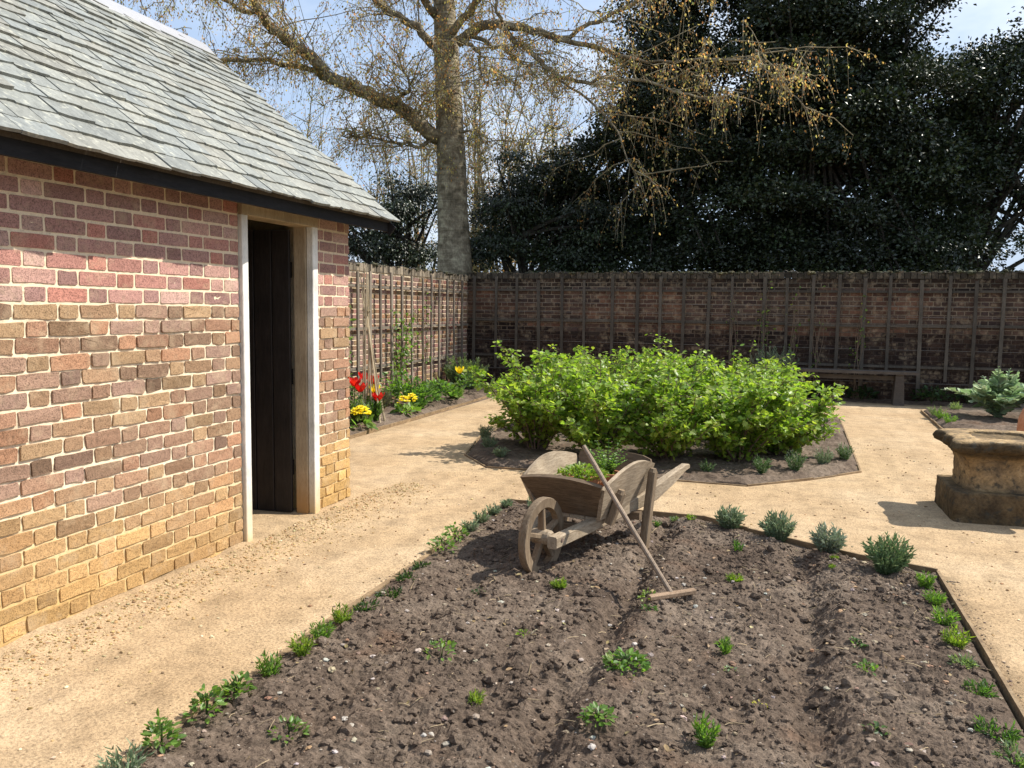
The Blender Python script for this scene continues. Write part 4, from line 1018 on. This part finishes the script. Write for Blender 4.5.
T = [(-5.12, 9.02, .50, 'red tulip closest to the shed corner, upper left of the red ones'), (-5.05, 9.12, .47, 'red tulip touching the one closest to the shed corner'), (-4.98, 9.22, .40, 'low red tulip between the canes'), (-5.22, 9.75, .49, 'tall red tulip right of the canes'),
     (-5.10, 9.72, .45, 'red tulip just below the tall one right of the canes'), (-4.92, 9.50, .25, 'lowest orange-red tulip above the yellow primroses')]
for x, y, h, lb in T: tulip(x, y, h, RED_T, lb, .8)
for x, y, h, lb in [(-5.0, 9.62, .34, 'yellow tulip above the orange-red tulip'), (-5.05, 12.75, .38, 'yellow-orange tulip near the far corner of the border')]: tulip(x, y, h, YEL, lb, .6)
def primrose(x, y, r, label, nf=26):
    root = thing('primrose', (x, y, .04), label, 'primrose', 'yellow primroses in the border')
    mb = MB(); herb(mb, 30, r*1.1, .09, .11, FRESH, OVAL, 0); mb.build('foliage', M_leaf, root)
    fl_ = MB()
    for k in range(nf):
        a = random.uniform(0, 2*PI); q = r*.85*math.sqrt(random.random()); c = np.array((q*math.cos(a), q*math.sin(a), .12+.04*random.random()+.10*(1-(q/r)**2)))
        t = np.array((math.cos(a)*.5, math.sin(a)*.5-.5, 1)); Dp = rdir(5)*.2
        for j in range(5):
            th = j*2*PI/5; Dp[j] += (math.cos(th), math.sin(th), .15)
        leaves(fl_, np.tile(c, (5, 1)), Dp, np.tile(t, (5, 1)), .028, pick(YEL, 5, .08), OVAL, 1.7)
    fl_.build('blooms', M_petal, root); return root
primrose(-4.87, 8.98, .14, 'big clump of yellow primroses at the foot of the shed corner', 70)
primrose(-4.93, 10.30, .09, 'left yellow primrose of the pair midway along the border', 26)
primrose(-4.93, 10.55, .09, 'right yellow primrose of the pair midway along the border', 26)
BP = [(-5.35, 9.45, .30, .55, 'L', 420, .06, MID, 'leafy green plant behind the red tulips'), (-5.0, 9.15, .16, .28, 'S', 60, .06, GREY, 'blue-green leaf clump under the red tulips'), (-4.95, 9.45, .14, .25, 'S', 60, .06, MID, 'narrow leaved green clump below the canes'),
      (-5.4, 10.5, .26, .32, 'S', 110, .03, [(.13,.11,.085),(.15,.14,.11)], 'brownish lavender clump against the trellis'), (-5.25, 11.2, .42, .42, 'L', 620, .075, MID+FRESH, 'broad leaved glossy green clump midway along the border'), (-5.1, 11.9, .36, .33, 'L', 520, .075, MID+FRESH, 'second broad leaved clump beyond the glossy one'),
      (-4.98, 10.9, .20, .16, 'S', 90, .04, MID, 'low green cushion spilling to the border edging'), (-5.4, 11.0, .22, .62, 'L', 90, .08, FRESH, 'tall stem of pale leaves above the broad leaved clump'), (-4.98, 12.3, .22, .22, 'S', 100, .04, GREY, 'bluish low cushion near the far end of the border'), (-5.05, 13.1, .25, .42, 'L', 150, .07, FRESH+MID, 'light green leafy clump by the far yellow tulip'),
      (-5.45, 13.9, .55, .55, 'S', 200, .06, GREY, 'shaded grey shrub in the corner of the two walls'), (-5.3, 8.3, .25, .3, 'L', 120, .07, MID, 'green clump in the border hidden by the shed corner')]
for x, y, r, h, kd, n, sz, c, lb in BP:
    o = leafy(r, h, n, sz, c, 'border_plant') if kd == 'L' else spiky(r, h, n, c, mat=M_leaf, name='border_plant', blade=sz)
    put(o, x, y, lb, 'plant', 'plants in the flower border', z=.05)
cw = thing('cane_wigwam', (-5.03, 9.55, .02), 'bundle of tall bamboo canes tied together in the flower border', 'canes')
for k in range(9):
    a = k*2*PI/9+.2; mb = MB(); hh = 1.75+random.uniform(-.12, .32); lean = np.array((random.uniform(-.05, .05)-.10, random.uniform(-.06, .06)))
    p0 = np.array((math.cos(a)*.14+.05, math.sin(a)*.17, -.05)); p1 = np.array((lean[0]-math.cos(a)*.03, lean[1]-math.sin(a)*.05, hh))
    tt = np.linspace(0, 1, 12); pts = p0+(p1-p0)*tt[:, None]+np.outer(np.sin(PI*tt), RNG.normal(0, .012, 3)); rad = .0105*(1-.35*tt)*np.where(np.arange(12) % 3 == 0, 1.2, 1)
    tube(mb, pts, rad, 6, np.ones(3)*random.uniform(.75, 1.25)); mb.build('cane', M_cane, cw)
mb = MB(); tube(mb, [(-.07+.05*math.cos(t), .05*math.sin(t), 1.42+.002*t) for t in np.linspace(0, 12.5, 40)], .004, 5, (.25, .2, .12)); mb.build('twine', M_plain, cw)
# climbers on the trellises
def climber(p0, spread, h, n, label, up3, cols=FRESH, sz=.06):
    root = thing('climbing_plant', p0, label, 'climber'); st = MB(); lf = MB()
    for s in range(5):
        e = random.uniform(-1, 1)*spread; tt = np.linspace(0, 1, 12)
        pts = np.array([np.array(up3)*(e*t**1.4+.04*math.sin(7*t+s)) for t in tt])+np.column_stack([0*tt, 0*tt, h*random.uniform(.7, 1)*tt]); tube(st, pts, np.linspace(.008, .003, 12), 5, (1, 1, 1))
        k = n//5; t = RNG.uniform(.3, 1, k)*11; i0 = np.minimum(t.astype(int), 10); b = pts[i0]+(pts[i0+1]-pts[i0])*(t-i0)[:, None]+RNG.normal(0, .05, (k, 3))
        leaves(lf, b, rdir(k), rdir(k)+(.6, -.3, .6), sz*RNG.uniform(.6, 1.2, k), pick(cols, k), OVAL)
    st.build('stem', M_stem, root); lf.build('foliage', M_leaf, root); return root
climber((LX+.14, 10.2, 0), .25, 1.75, 110, 'pale young climber on the sunlit trellis right behind the canes', (0, 1, 0))
climber((LX+.14, 11.9, 0), .75, 1.55, 320, 'wide pale climber trained over the middle of the sunlit trellis', (0, 1, 0))
climber((LX+.14, 13.0, 0), .35, 1.95, 40, 'thin climber whose leaves reach the top of the sunlit trellis', (0, 1, 0))
for i, x in enumerate([-.85, -.35, .15, .55, 1.2]):
    climber((x, BY-.12, 0), .12, 2.05, [22, 60, 34, 16, 40][i], ['sparse climber on the shaded trellis, furthest from the bench', 'leafiest climber on the shaded trellis left of the bench end', 'thin climber above the left part of the bench', 'faint climber above the middle of the bench', 'climber with one bright sprig high above the bench end'][i], (1, 0, 0), LIME+FRESH, .055)
for i, (x, y, r, h, kd, c, lb) in enumerate([(-.15, 14.6, .45, .85, 'S', [(.10,.13,.09),(.08,.10,.07)], 'grey rosemary like shrub rising behind the currant bushes'), (2.35, 15.05, .28, .30, 'L', DARKG, 'dark leafy clump at the wall foot right of the bench'),
        (2.9, 15.1, .25, .25, 'L', DARKG, 'low dark clump at the wall foot behind the artichokes'), (1.3, 15.2, .22, .22, 'L', DARKG, 'dark weeds under the right half of the bench'), (.6, 15.2, .2, .2, 'L', DARKG, 'dark weeds under the middle of the bench')]):
    o = leafy(r, h, 150, .08, c, 'shrub') if kd == 'L' else spiky(r, h, 130, c, name='shrub', blade=.05)
    put(o, x, y, lb, 'shrub', z=.03)
# artichokes
def artichoke(x, y, r, label):
    root = thing('artichoke', (x, y, .06), label, 'artichoke', 'artichokes in the far bed'); mb = MB()
    for k in range(44):
        a = k*2.4+random.random()*.4; l = r*random.uniform(.75, 1.15); out = random.uniform(.15, 1.0); tt = np.linspace(0, 1, 13)
        c = np.array([(math.cos(a)*l*out*t, math.sin(a)*l*out*t, l*(1.0-.15*out)*(t*1.05-.62*t*t*out)) for t in tt]); sd = np.array((-math.sin(a), math.cos(a), 0))
        for s in (-1, 1):
            D = np.tile(sd*s, (13, 1))+np.array((math.cos(a), math.sin(a), .9))*.6+RNG.normal(0, .25, (13, 3))
            leaves(mb, c, D, np.tile((0, 0, 1.), (13, 1))+RNG.normal(0, .45, (13, 3)), l*.24*np.sin(PI*np.clip(tt*.85+.12, 0, 1)), pick([(.30,.40,.21),(.37,.46,.29),(.25,.35,.17)], 13, .15), OVAL, 1.0)
        tube(mb, c, np.linspace(.012, .004, 13), 5, (.3, .36, .24))
    mb.build('foliage', M_grey, root); return root
artichoke(2.88, 13.0, .72, 'silvery jagged leaved artichoke left of the pair in the far bed')
artichoke(3.55, 12.7, .72, 'silvery artichoke right of the pair, cut by the photo edge')
for x, y, lb in [(2.12, 13.2, 'pale tuft at the tip of the far bed edging'), (2.14, 12.2, 'green tuft midway along the far bed edging'), (2.12, 12.7, 'small green tuft between the two on the far bed edging'), (2.5, 13.9, 'grey tuft at the back of the far bed')]:
    put(spiky(.14, .12, 60, GREY if 'pale' in lb or 'grey' in lb else FRESH, mat=M_leaf, name='herb_tuft'), x, y, lb, 'herb', z=.05)

# ------------------------------------------------------------------ trees
def limb_pts(px, y0, y1, n=5):
    ys = np.linspace(y0, y1, len(px)); P = np.array([at(a, b, y) for (a, b), y in zip(px, ys)])
    t = np.linspace(0, len(P)-1, (len(P)-1)*n+1); i = np.minimum(t.astype(int), len(P)-2); f = t-i
    Pm = np.vstack([2*P[0]-P[1], P, 2*P[-1]-P[-2]]); a, b, c, d = Pm[i], Pm[i+1], Pm[i+2], Pm[i+3]; f = f[:, None]
    return .5*((2*b)+(c-a)*f+(2*a-5*b+4*c-d)*f**2+(3*b-a-3*c+d)*f**3)
TAN = [(.52,.36,.15),(.46,.40,.16),(.40,.22,.09),(.58,.46,.22),(.40,.38,.14),(.50,.28,.11)]
pt = thing('plane_tree', (-7.3, 17.6, 0), 'tall plane tree with pale mottled trunk and hanging new leaves', 'tree'); po = np.array((-7.3, 17.6, 0))
tr = MB()
trk = np.vstack([[at(455, 300, 17.6)*np.array((1, 1, 0))-(0, 0, .2)], [at(455, 300, 17.6)], limb_pts([(454, 255), (452, 180), (449, 110), (447, 60), (444, 0), (438, -90), (436, -200)], 17.6, 17.9, 4)])
tube(tr, trk-po, np.interp(np.arange(len(trk)), [0, 1, 3, len(trk)-1], [.53, .42, .355, .185]), 18, (1, 1, 1), rough=.02)
tr.build('trunk', M_plane, pt, smooth=True)
LIMBS = [([(440, 138), (425, 128), (395, 106), (360, 90), (330, 76), (308, 55), (290, 42), (272, 30), (258, 8), (245, -25)], 17.6, 14.5, .21, .10),
         ([(330, 76), (300, 66), (255, 60), (200, 58), (150, 40), (100, 10)], 16.4, 14.2, .08, .025), ([(445, 62), (432, 45), (418, 28), (398, 15), (378, 2), (360, -30)], 17.6, 16.2, .13, .07),
         ([(458, 42), (480, 27), (505, 25), (540, 33), (565, 40), (610, 52), (650, 60)], 17.6, 16.8, .15, .03), ([(500, 26), (520, 45), (545, 66), (575, 82), (610, 78), (660, 85), (720, 105)], 17.3, 16.2, .08, .02),
         ([(470, 36), (500, 48), (520, 62), (535, 75)], 17.5, 17, .06, .02), ([(462, 40), (478, 55), (482, 78), (490, 85)], 17.4, 16.8, .06, .02), ([(434, 136), (420, 146), (395, 142), (360, 135), (345, 136)], 17.5, 16.6, .06, .02),
         ([(395, 106), (402, 96), (412, 90), (402, 70), (400, 55)], 16.8, 16.2, .05, .015), ([(395, 108), (410, 118), (425, 102), (437, 100)], 16.9, 17.4, .045, .02), ([(445, 40), (470, 10), (500, -20), (560, -60)], 17.7, 17, .12, .05),
         ([(440, 20), (400, -30), (330, -70), (230, -110)], 17.7, 15, .12, .05), ([(505, 25), (495, 8), (500, -12)], 16.8, 16.5, .05, .03), ([(560, 38), (600, 20), (650, -5), (720, -30)], 17.2, 16.2, .06, .03),
         ([(445, -20), (520, -100), (640, -150)], 17.8, 17, .12, .05), ([(262, 15), (230, 5), (190, -20), (150, -30)], 15.0, 13.5, .06, .02), ([(560, 80), (600, 110), (625, 150), (640, 190)], 17.0, 16.2, .035, .01), ([(650, 62), (700, 60), (760, 65), (810, 110)], 16.8, 15.9, .035, .01),
         ([(460, 132), (475, 134), (490, 145)], 17.5, 17.2, .04, .02)]
lb_ = MB(); tw = MB(); lf = MB(); starts = []
for px, ya, yb, ra, rb in LIMBS:
    P = limb_pts(px, ya, yb, 4); P = P+np.concatenate([[np.zeros(3)], RNG.normal(0, .03, (len(P)-1, 3))])
    tube(lb_, P-po, np.linspace(ra, rb, len(P))*.82, 9, (1, 1, 1))
    seg = np.linalg.norm(np.diff(P, axis=0), axis=1); tot = seg.sum()
    for s in np.arange(.4, tot, .20 if px[-1][0] > 590 else .095 if px[-1][0] > 480 else .075):
        c = np.cumsum(seg); i = min(int(np.searchsorted(c, s)), len(P)-2); starts.append((P[i]+(P[i+1]-P[i])*random.random(), P[i+1]-P[i]))
for (p, t) in starts:
    d = rdir(1)[0]; d[2] = abs(d[2])*.5; d = d+.5*t/np.linalg.norm(t); d /= np.linalg.norm(d); L = random.uniform(.6, 2.1)
    tt = np.linspace(0, 1, 7)[:, None]; P = p+d*L*tt+np.array((0, 0, -.42))*L*tt**2*random.uniform(-.3, 1)+np.cumsum(RNG.normal(0, .035, (7, 3)), 0)*(tt > 0)
    tube(tw, P-po, np.linspace(.014, .005, 7), 4, np.ones(3), cap=False)
    for q in range(random.randint(9, 13)):
        i = random.randint(1, 6); b = P[i]; dd_ = rdir(1)[0]*.6+d*.3; l = random.uniform(.25, .85); t5 = np.linspace(0, 1, 5)[:, None]
        R_ = b+dd_*l*.8*t5+np.array((0, 0, -.75))*l*t5**1.6; tube(tw, R_-po, np.linspace(.0045, .0022, 5), 3, np.ones(3), cap=False)
        k = 7; ii = RNG.integers(1, 5, k); base = R_[ii]+RNG.normal(0, .05, (k, 3)); D = RNG.normal(0, .5, (k, 3)); D[:, 2] -= .9
        leaves(lf, base-po, D, rdir(k), RNG.uniform(.03, .072, k), pick(TAN, k, .25), DIAMOND, .9)
lb_.build('limbs', M_plane, pt, smooth=True); tw.build('twigs', M_pale, pt); lf.build('crown', M_spring, pt)

EV = [(.020,.029,.011),(.027,.040,.014),(.015,.023,.009),(.036,.050,.018)]
def evergreen(name, x, y, h, lobes, n, label, size=(.04, .09), trunk_r=.28, cols=EV, spread=.30, droop=0.0, per=26, limbs=10):
    root = thing(name, (x, y, 0), label, 'tree', 'evergreen trees beyond the back wall')
    tr = MB(); tt = np.linspace(0, 1, 8); P = np.column_stack([.15*np.sin(tt*3), .1*np.sin(tt*4), -.2+tt*h*.85]); tube(tr, P, np.linspace(trunk_r, trunk_r*.25, 8), 10, (1, 1, 1)); tr.build('trunk', M_bark, root, smooth=True)
    lm = MB(); lf = MB(); vol = np.array([a*b*c for _, (a, b, c) in lobes])**.67; vol = vol/vol.sum()
    for (c, rad), w in zip(lobes, vol):
        nb = max(5, int(11*(rad[0]*rad[1]*rad[2])**.5)); bd_ = rdir(nb); bd_[:, 2] = bd_[:, 2]*.9+.1; br = RNG.uniform(.45, 1.08, nb)
        BC = np.array(c)+bd_*br[:, None]*np.array(rad); bs = RNG.uniform(.38, .78, nb)*(np.mean(rad)**.5)
        nc = max(4, int(n*w/per)); bi = RNG.integers(0, nb, nc); d = rdir(nc); d[:, 2] = np.abs(d[:, 2])*1.0-.25; rr = RNG.random(nc)**.45
        C = BC[bi]+d*(rr*bs[bi])[:, None]*np.array((1, 1, .62)); C[:, 2] -= droop*(rr*bs[bi])**2*.8+.12*(rr*bs[bi])**2
        k = per; cen = np.repeat(C, k, 0); off = RNG.normal(0, spread*.55, (nc*k, 3)); off[:, 2] = off[:, 2]*.6-droop*np.abs(off[:, 2])*1.6
        Pp = cen+off; od = np.repeat(d, k, 0); D = off/(np.linalg.norm(off, axis=1)[:, None]+1e-6)*.5+od*.8+RNG.normal(0, .45, off.shape); D[:, 2] -= droop+.2
        Nn = RNG.normal(0, .5, off.shape)+od*.5; Nn[:, 2] += .5
        tone = np.repeat((RNG.uniform(.65, 1.45, nb)[bi]*RNG.uniform(.8, 1.2, nc))[:, None], k, 0)
        leaves(lf, Pp, D, Nn, RNG.uniform(*size, nc*k), pick(cols, nc*k, .2)*tone, DIAMOND, 1.0)
        for q in range(limbs):
            b = P[random.randint(2, 6)]; e = C[random.randrange(nc)]; mid = (b+e)/2+(0, 0, .2); t3 = np.linspace(0, 1, 6)[:, None]
            tube(lm, (1-t3)**2*b+2*t3*(1-t3)*mid+t3**2*e, np.linspace(.07, .012, 6), 5, (1, 1, 1), cap=False)
    lm.build('limbs', M_bark, root); lf.build('crown', M_ever, root); return root
def lob(root, items, rad):      # crown lobes given as pixel + depth, converted to offsets from the tree's base
    return [(at(a, b, y)-np.array((*root, 0)), r) for (a, b, y), r in zip(items, rad)]
bA = (-3.0, 19.5)
evergreen('holm_oak', *bA, 10.5, lob(bA, [(640, 215, 19.3), (600, 165, 19.2), (690, 140, 19.0), (655, 75, 19.6), (720, 40, 19.6), (570, 230, 19.5), (725, 215, 18.7), (690, -50, 19.6), (640, 250, 18.9), (740, 120, 19.2), (575, 266, 18.6), (640, 268, 18.4), (705, 268, 18.5), (660, 20, 19.8), (720, 165, 19.4), (745, 190, 19.0)],
    [(1.7, 1.3, 1.3), (1.3, 1.2, 1.2), (1.5, 1.2, 1.4), (1.1, 1.2, 1.0), (1.3, 1.2, 1.2), (1.3, 1.1, 1.0), (1.4, 1.1, 1.4), (1.8, 1.4, 1.3), (2.4, .9, .7), (1.2, 1.1, 1.5), (1.1, .7, .6), (1.1, .7, .6), (1.1, .7, .6), (1.0, .9, .8), (.9, .8, .7), (.8, .8, .8)]), 150000, 'black-green evergreen oak behind the orange hanging twigs, left of the two', size=(.05, .105))
bB = (.3, 19.6)
evergreen('holm_oak', *bB, 11.5, lob(bB, [(850, 190, 19.3), (810, 110, 19.0), (885, 115, 19.4), (845, 35, 19.4), (780, 200, 18.9), (915, 200, 19.6), (790, 20, 19.5), (885, 45, 19.6), (780, 80, 19.0), (840, -60, 19.6), (905, -10, 19.8), (840, 245, 19.0), (935, 150, 19.8), (930, 245, 19.2), (925, 85, 19.7), (755, 268, 18.5), (825, 268, 18.5), (890, 268, 18.6), (940, 266, 18.8)],
    [(1.7, 1.3, 1.6), (1.3, 1.2, 1.4), (1.3, 1.2, 1.6), (1.4, 1.2, 1.4), (1.3, 1.1, 1.8), (1.2, 1.1, 1.6), (1.3, 1.1, 1.2), (.9, 1.1, 1.2), (1.1, 1.1, 1.4), (1.9, 1.4, 1.3), (.75, 1, .7), (2.1, 1.0, .8), (.9, 1, 1.2), (1.0, .9, .7), (.55, .8, .8), (1.1, .7, .65), (1.1, .7, .65), (1.1, .7, .65), (.8, .7, .6)]), 200000, 'largest glossy evergreen oak with glinting leaves, right of centre', size=(.05, .105))
bC = (3.6, 20.2)
evergreen('holm_oak', *bC, 8.5, lob(bC, [(1010, 100, 20.2), (970, 120, 20.0), (1050, 110, 20.4), (1005, 65, 20.2), (1060, 50, 20.4), (1010, 165, 20.3), (962, 190, 20.3), (1050, 215, 20.3), (955, 250, 20.1), (1005, 245, 20.6), (975, 75, 20.2)],
    [(1.2, 1.1, 1.2), (.9, .9, 1.2), (1.3, 1.1, 1.3), (.9, .9, .8), (1.2, 1.1, 1.0), (1.1, .8, .9), (.6, .7, 1.0), (.9, .8, .9), (.7, .7, .7), (.8, .5, .6), (.6, .7, .6)]), 42000, 'evergreen tree at the right edge with bright gaps between its trunks', trunk_r=.16, per=22, size=(.05, .105))
bD = (-6.0, 18.6)
evergreen('yew_tree', *bD, 4.6, lob(bD, [(515, 215, 18.6), (550, 190, 18.9), (490, 245, 18.5), (580, 235, 18.6), (530, 170, 18.9)], [(.95, .9, 1.0), (.8, .8, .9), (.6, .8, .6), (1.0, .9, .9), (.5, .6, .5)]), 30000, 'low dark yew with drooping sprays right of the plane trunk', droop=.5, trunk_r=.12, limbs=5)
bE = (-9.6, 19.5)
evergreen('yew_tree', *bE, 4.8, lob(bE, [(385, 235, 19.4), (360, 225, 19.4), (415, 205, 19.6), (420, 245, 19.4), (335, 240, 19.4), (428, 195, 19.8), (330, 200, 19.4), (400, 190, 19.6)], [(.8, .9, .8), (.8, .8, .8), (.6, .8, .7), (.6, .8, .6), (.9, .9, .8), (.5, .6, .5), (.8, .8, .8), (.5, .6, .4)]), 22000, 'dark yew with drooping sprays between shed roof and plane trunk', droop=.6, trunk_r=.12, limbs=5)
# thin bare trees further off
def bare_tree(x, y, h, spread, nst, label, r0=.07, tone=1.0, lean=0.0, nleaf=4):
    root = thing('bare_tree', (x, y, 0), label, 'tree', 'bare trees in the distance'); tr = MB(); tw = MB(); lf = MB()
    for s in range(nst):
        a = random.uniform(0, 2*PI); o = random.random()**.7*spread; hh = h*random.uniform(.7, 1.0); tt = np.linspace(0, 1, 9)
        P = np.column_stack([math.cos(a)*o*tt**1.3, math.sin(a)*o*.6*tt**1.3, -.1+hh*tt])+np.cumsum(RNG.normal(0, .075, (9, 3)), 0)*(tt > .05)[:, None]
        tube(tr, P, np.linspace(r0, .010, 9)*.75, 6, np.ones(3)*tone, cap=False)
        for q in range(52):
            i = random.randint(2, 8); dd_ = rdir(1)[0]*.8; dd_[2] = abs(dd_[2])+.2; l = random.uniform(.4, 1.3); t5 = np.linspace(0, 1, 5)[:, None]; R_ = P[i]+dd_*l*t5+np.cumsum(RNG.normal(0, .03, (5, 3)), 0)*(t5 > 0)
            tube(tw, R_, np.linspace(.014, .004, 5), 3, np.ones(3)*tone, cap=False)
            k = nleaf*2; leaves(lf, R_[RNG.integers(1, 5, k)]+RNG.normal(0, .12, (k, 3)), rdir(k), rdir(k), RNG.uniform(.03, .08, k), pick(TAN+[(.25,.28,.10)], k, .25), DIAMOND)
    tr.build('trunk', M_pale, root); tw.build('twigs', M_pale, root); lf.build('crown', M_spring, root); return root
q = at(500, 280, 24); bare_tree(q[0], 24, 8.5, 3.0, 22, 'pale many stemmed bare tree fanning out right of the plane trunk', .06)
q = at(378, 280, 23); bare_tree(q[0], 23, 6.5, 1.0, 4, 'slim pale bare trunk standing between shed roof and plane tree', .10)
q = at(300, 280, 26); bare_tree(q[0], 26, 9.5, 3.4, 11, 'bare twiggy tree seen above the shed roof verge', .08)
q = at(420, 280, 27); bare_tree(q[0], 27, 10, 3.0, 11, 'bare twiggy tree directly behind the plane trunk', .08)
q = at(475, 280, 25); bare_tree(q[0], 25, 10.5, 3.2, 13, 'bare twiggy tree whose stems show just right of the plane trunk', .07)
q = at(560, 280, 27); bare_tree(q[0], 27, 10, 3.0, 12, 'bare twiggy tree behind the low dark yew', .08)
# far hedge line closing the horizon
hb_ = MB(); n = 16000; xs_ = RNG.uniform(-45, 45, n); P = np.column_stack([xs_, 44+RNG.normal(0, 1.2, n), RNG.random(n)**.8*(2.2+1.6*fbm(xs_*.25, xs_*0, 3, 5))])
leaves(hb_, P, rdir(n), rdir(n), RNG.uniform(.25, .5, n), pick([(.05,.075,.03),(.08,.10,.04),(.04,.055,.03)], n, .25), DIAMOND)
tag(hb_.build('distant_hedge', M_spring), 'far hedge and bushes showing low through the gaps between trees', 'hedge', kind='stuff')

# ------------------------------------------------------------------ light
SUN_EL, SUN_AZ = math.radians(50), math.radians(29)
w = bpy.data.worlds.new('World'); scene.world = w; w.use_nodes = True; nt = w.node_tree; nt.nodes.clear()
sky = nd(nt, 'ShaderNodeTexSky', sky_type='NISHITA', sun_disc=False); sky.sun_elevation = SUN_EL; sky.sun_rotation = PI/2-SUN_AZ
sky.air_density = 1.0; sky.dust_density = 2.4; sky.ozone_density = 1.2
tc = nd(nt, 'ShaderNodeTexCoord').outputs['Generated']
cl = noise(nt, stretch(nt, tc, (1, 1, 2.4)), 2.3, 6, .58)
fac = ramp(nt, cl, [(.48, 0), (.74, .8)])
veil = mixc(nt, sky.outputs[0], (8.2, 10.6, 14.5), .55)
c = mixc(nt, veil, (13.5, 14.0, 14.6), fac)
bg = nd(nt, 'ShaderNodeBackground'); bg.inputs['Strength'].default_value = .066; nt.links.new(c, bg.inputs['Color'])
ow = nd(nt, 'ShaderNodeOutputWorld'); nt.links.new(bg.outputs[0], ow.inputs['Surface'])
sl_ = bpy.data.lights.new('sun', 'SUN'); sl_.energy = 5.0; sl_.angle = math.radians(.53); sl_.color = (1, .95, .86)
so = bpy.data.objects.new('sun', sl_); COL.objects.link(so)
sd = Vector((math.cos(SUN_EL)*math.cos(SUN_AZ), math.cos(SUN_EL)*math.sin(SUN_AZ), math.sin(SUN_EL)))
so.rotation_euler = sd.to_track_quat('Z', 'Y').to_euler()
vs = scene.view_settings; vs.view_transform = 'Standard'; vs.look = 'None'; vs.exposure = .58; vs.gamma = 1
scene.render.engine = 'CYCLES'; cy = scene.cycles
cy.max_bounces = 6; cy.diffuse_bounces = 3; cy.glossy_bounces = 2; cy.transmission_bounces = 4; cy.transparent_max_bounces = 4
cy.use_denoising = True; cy.sample_clamp_indirect = 8
try: cy.denoiser = 'OPENIMAGEDENOISE'
except Exception: pass
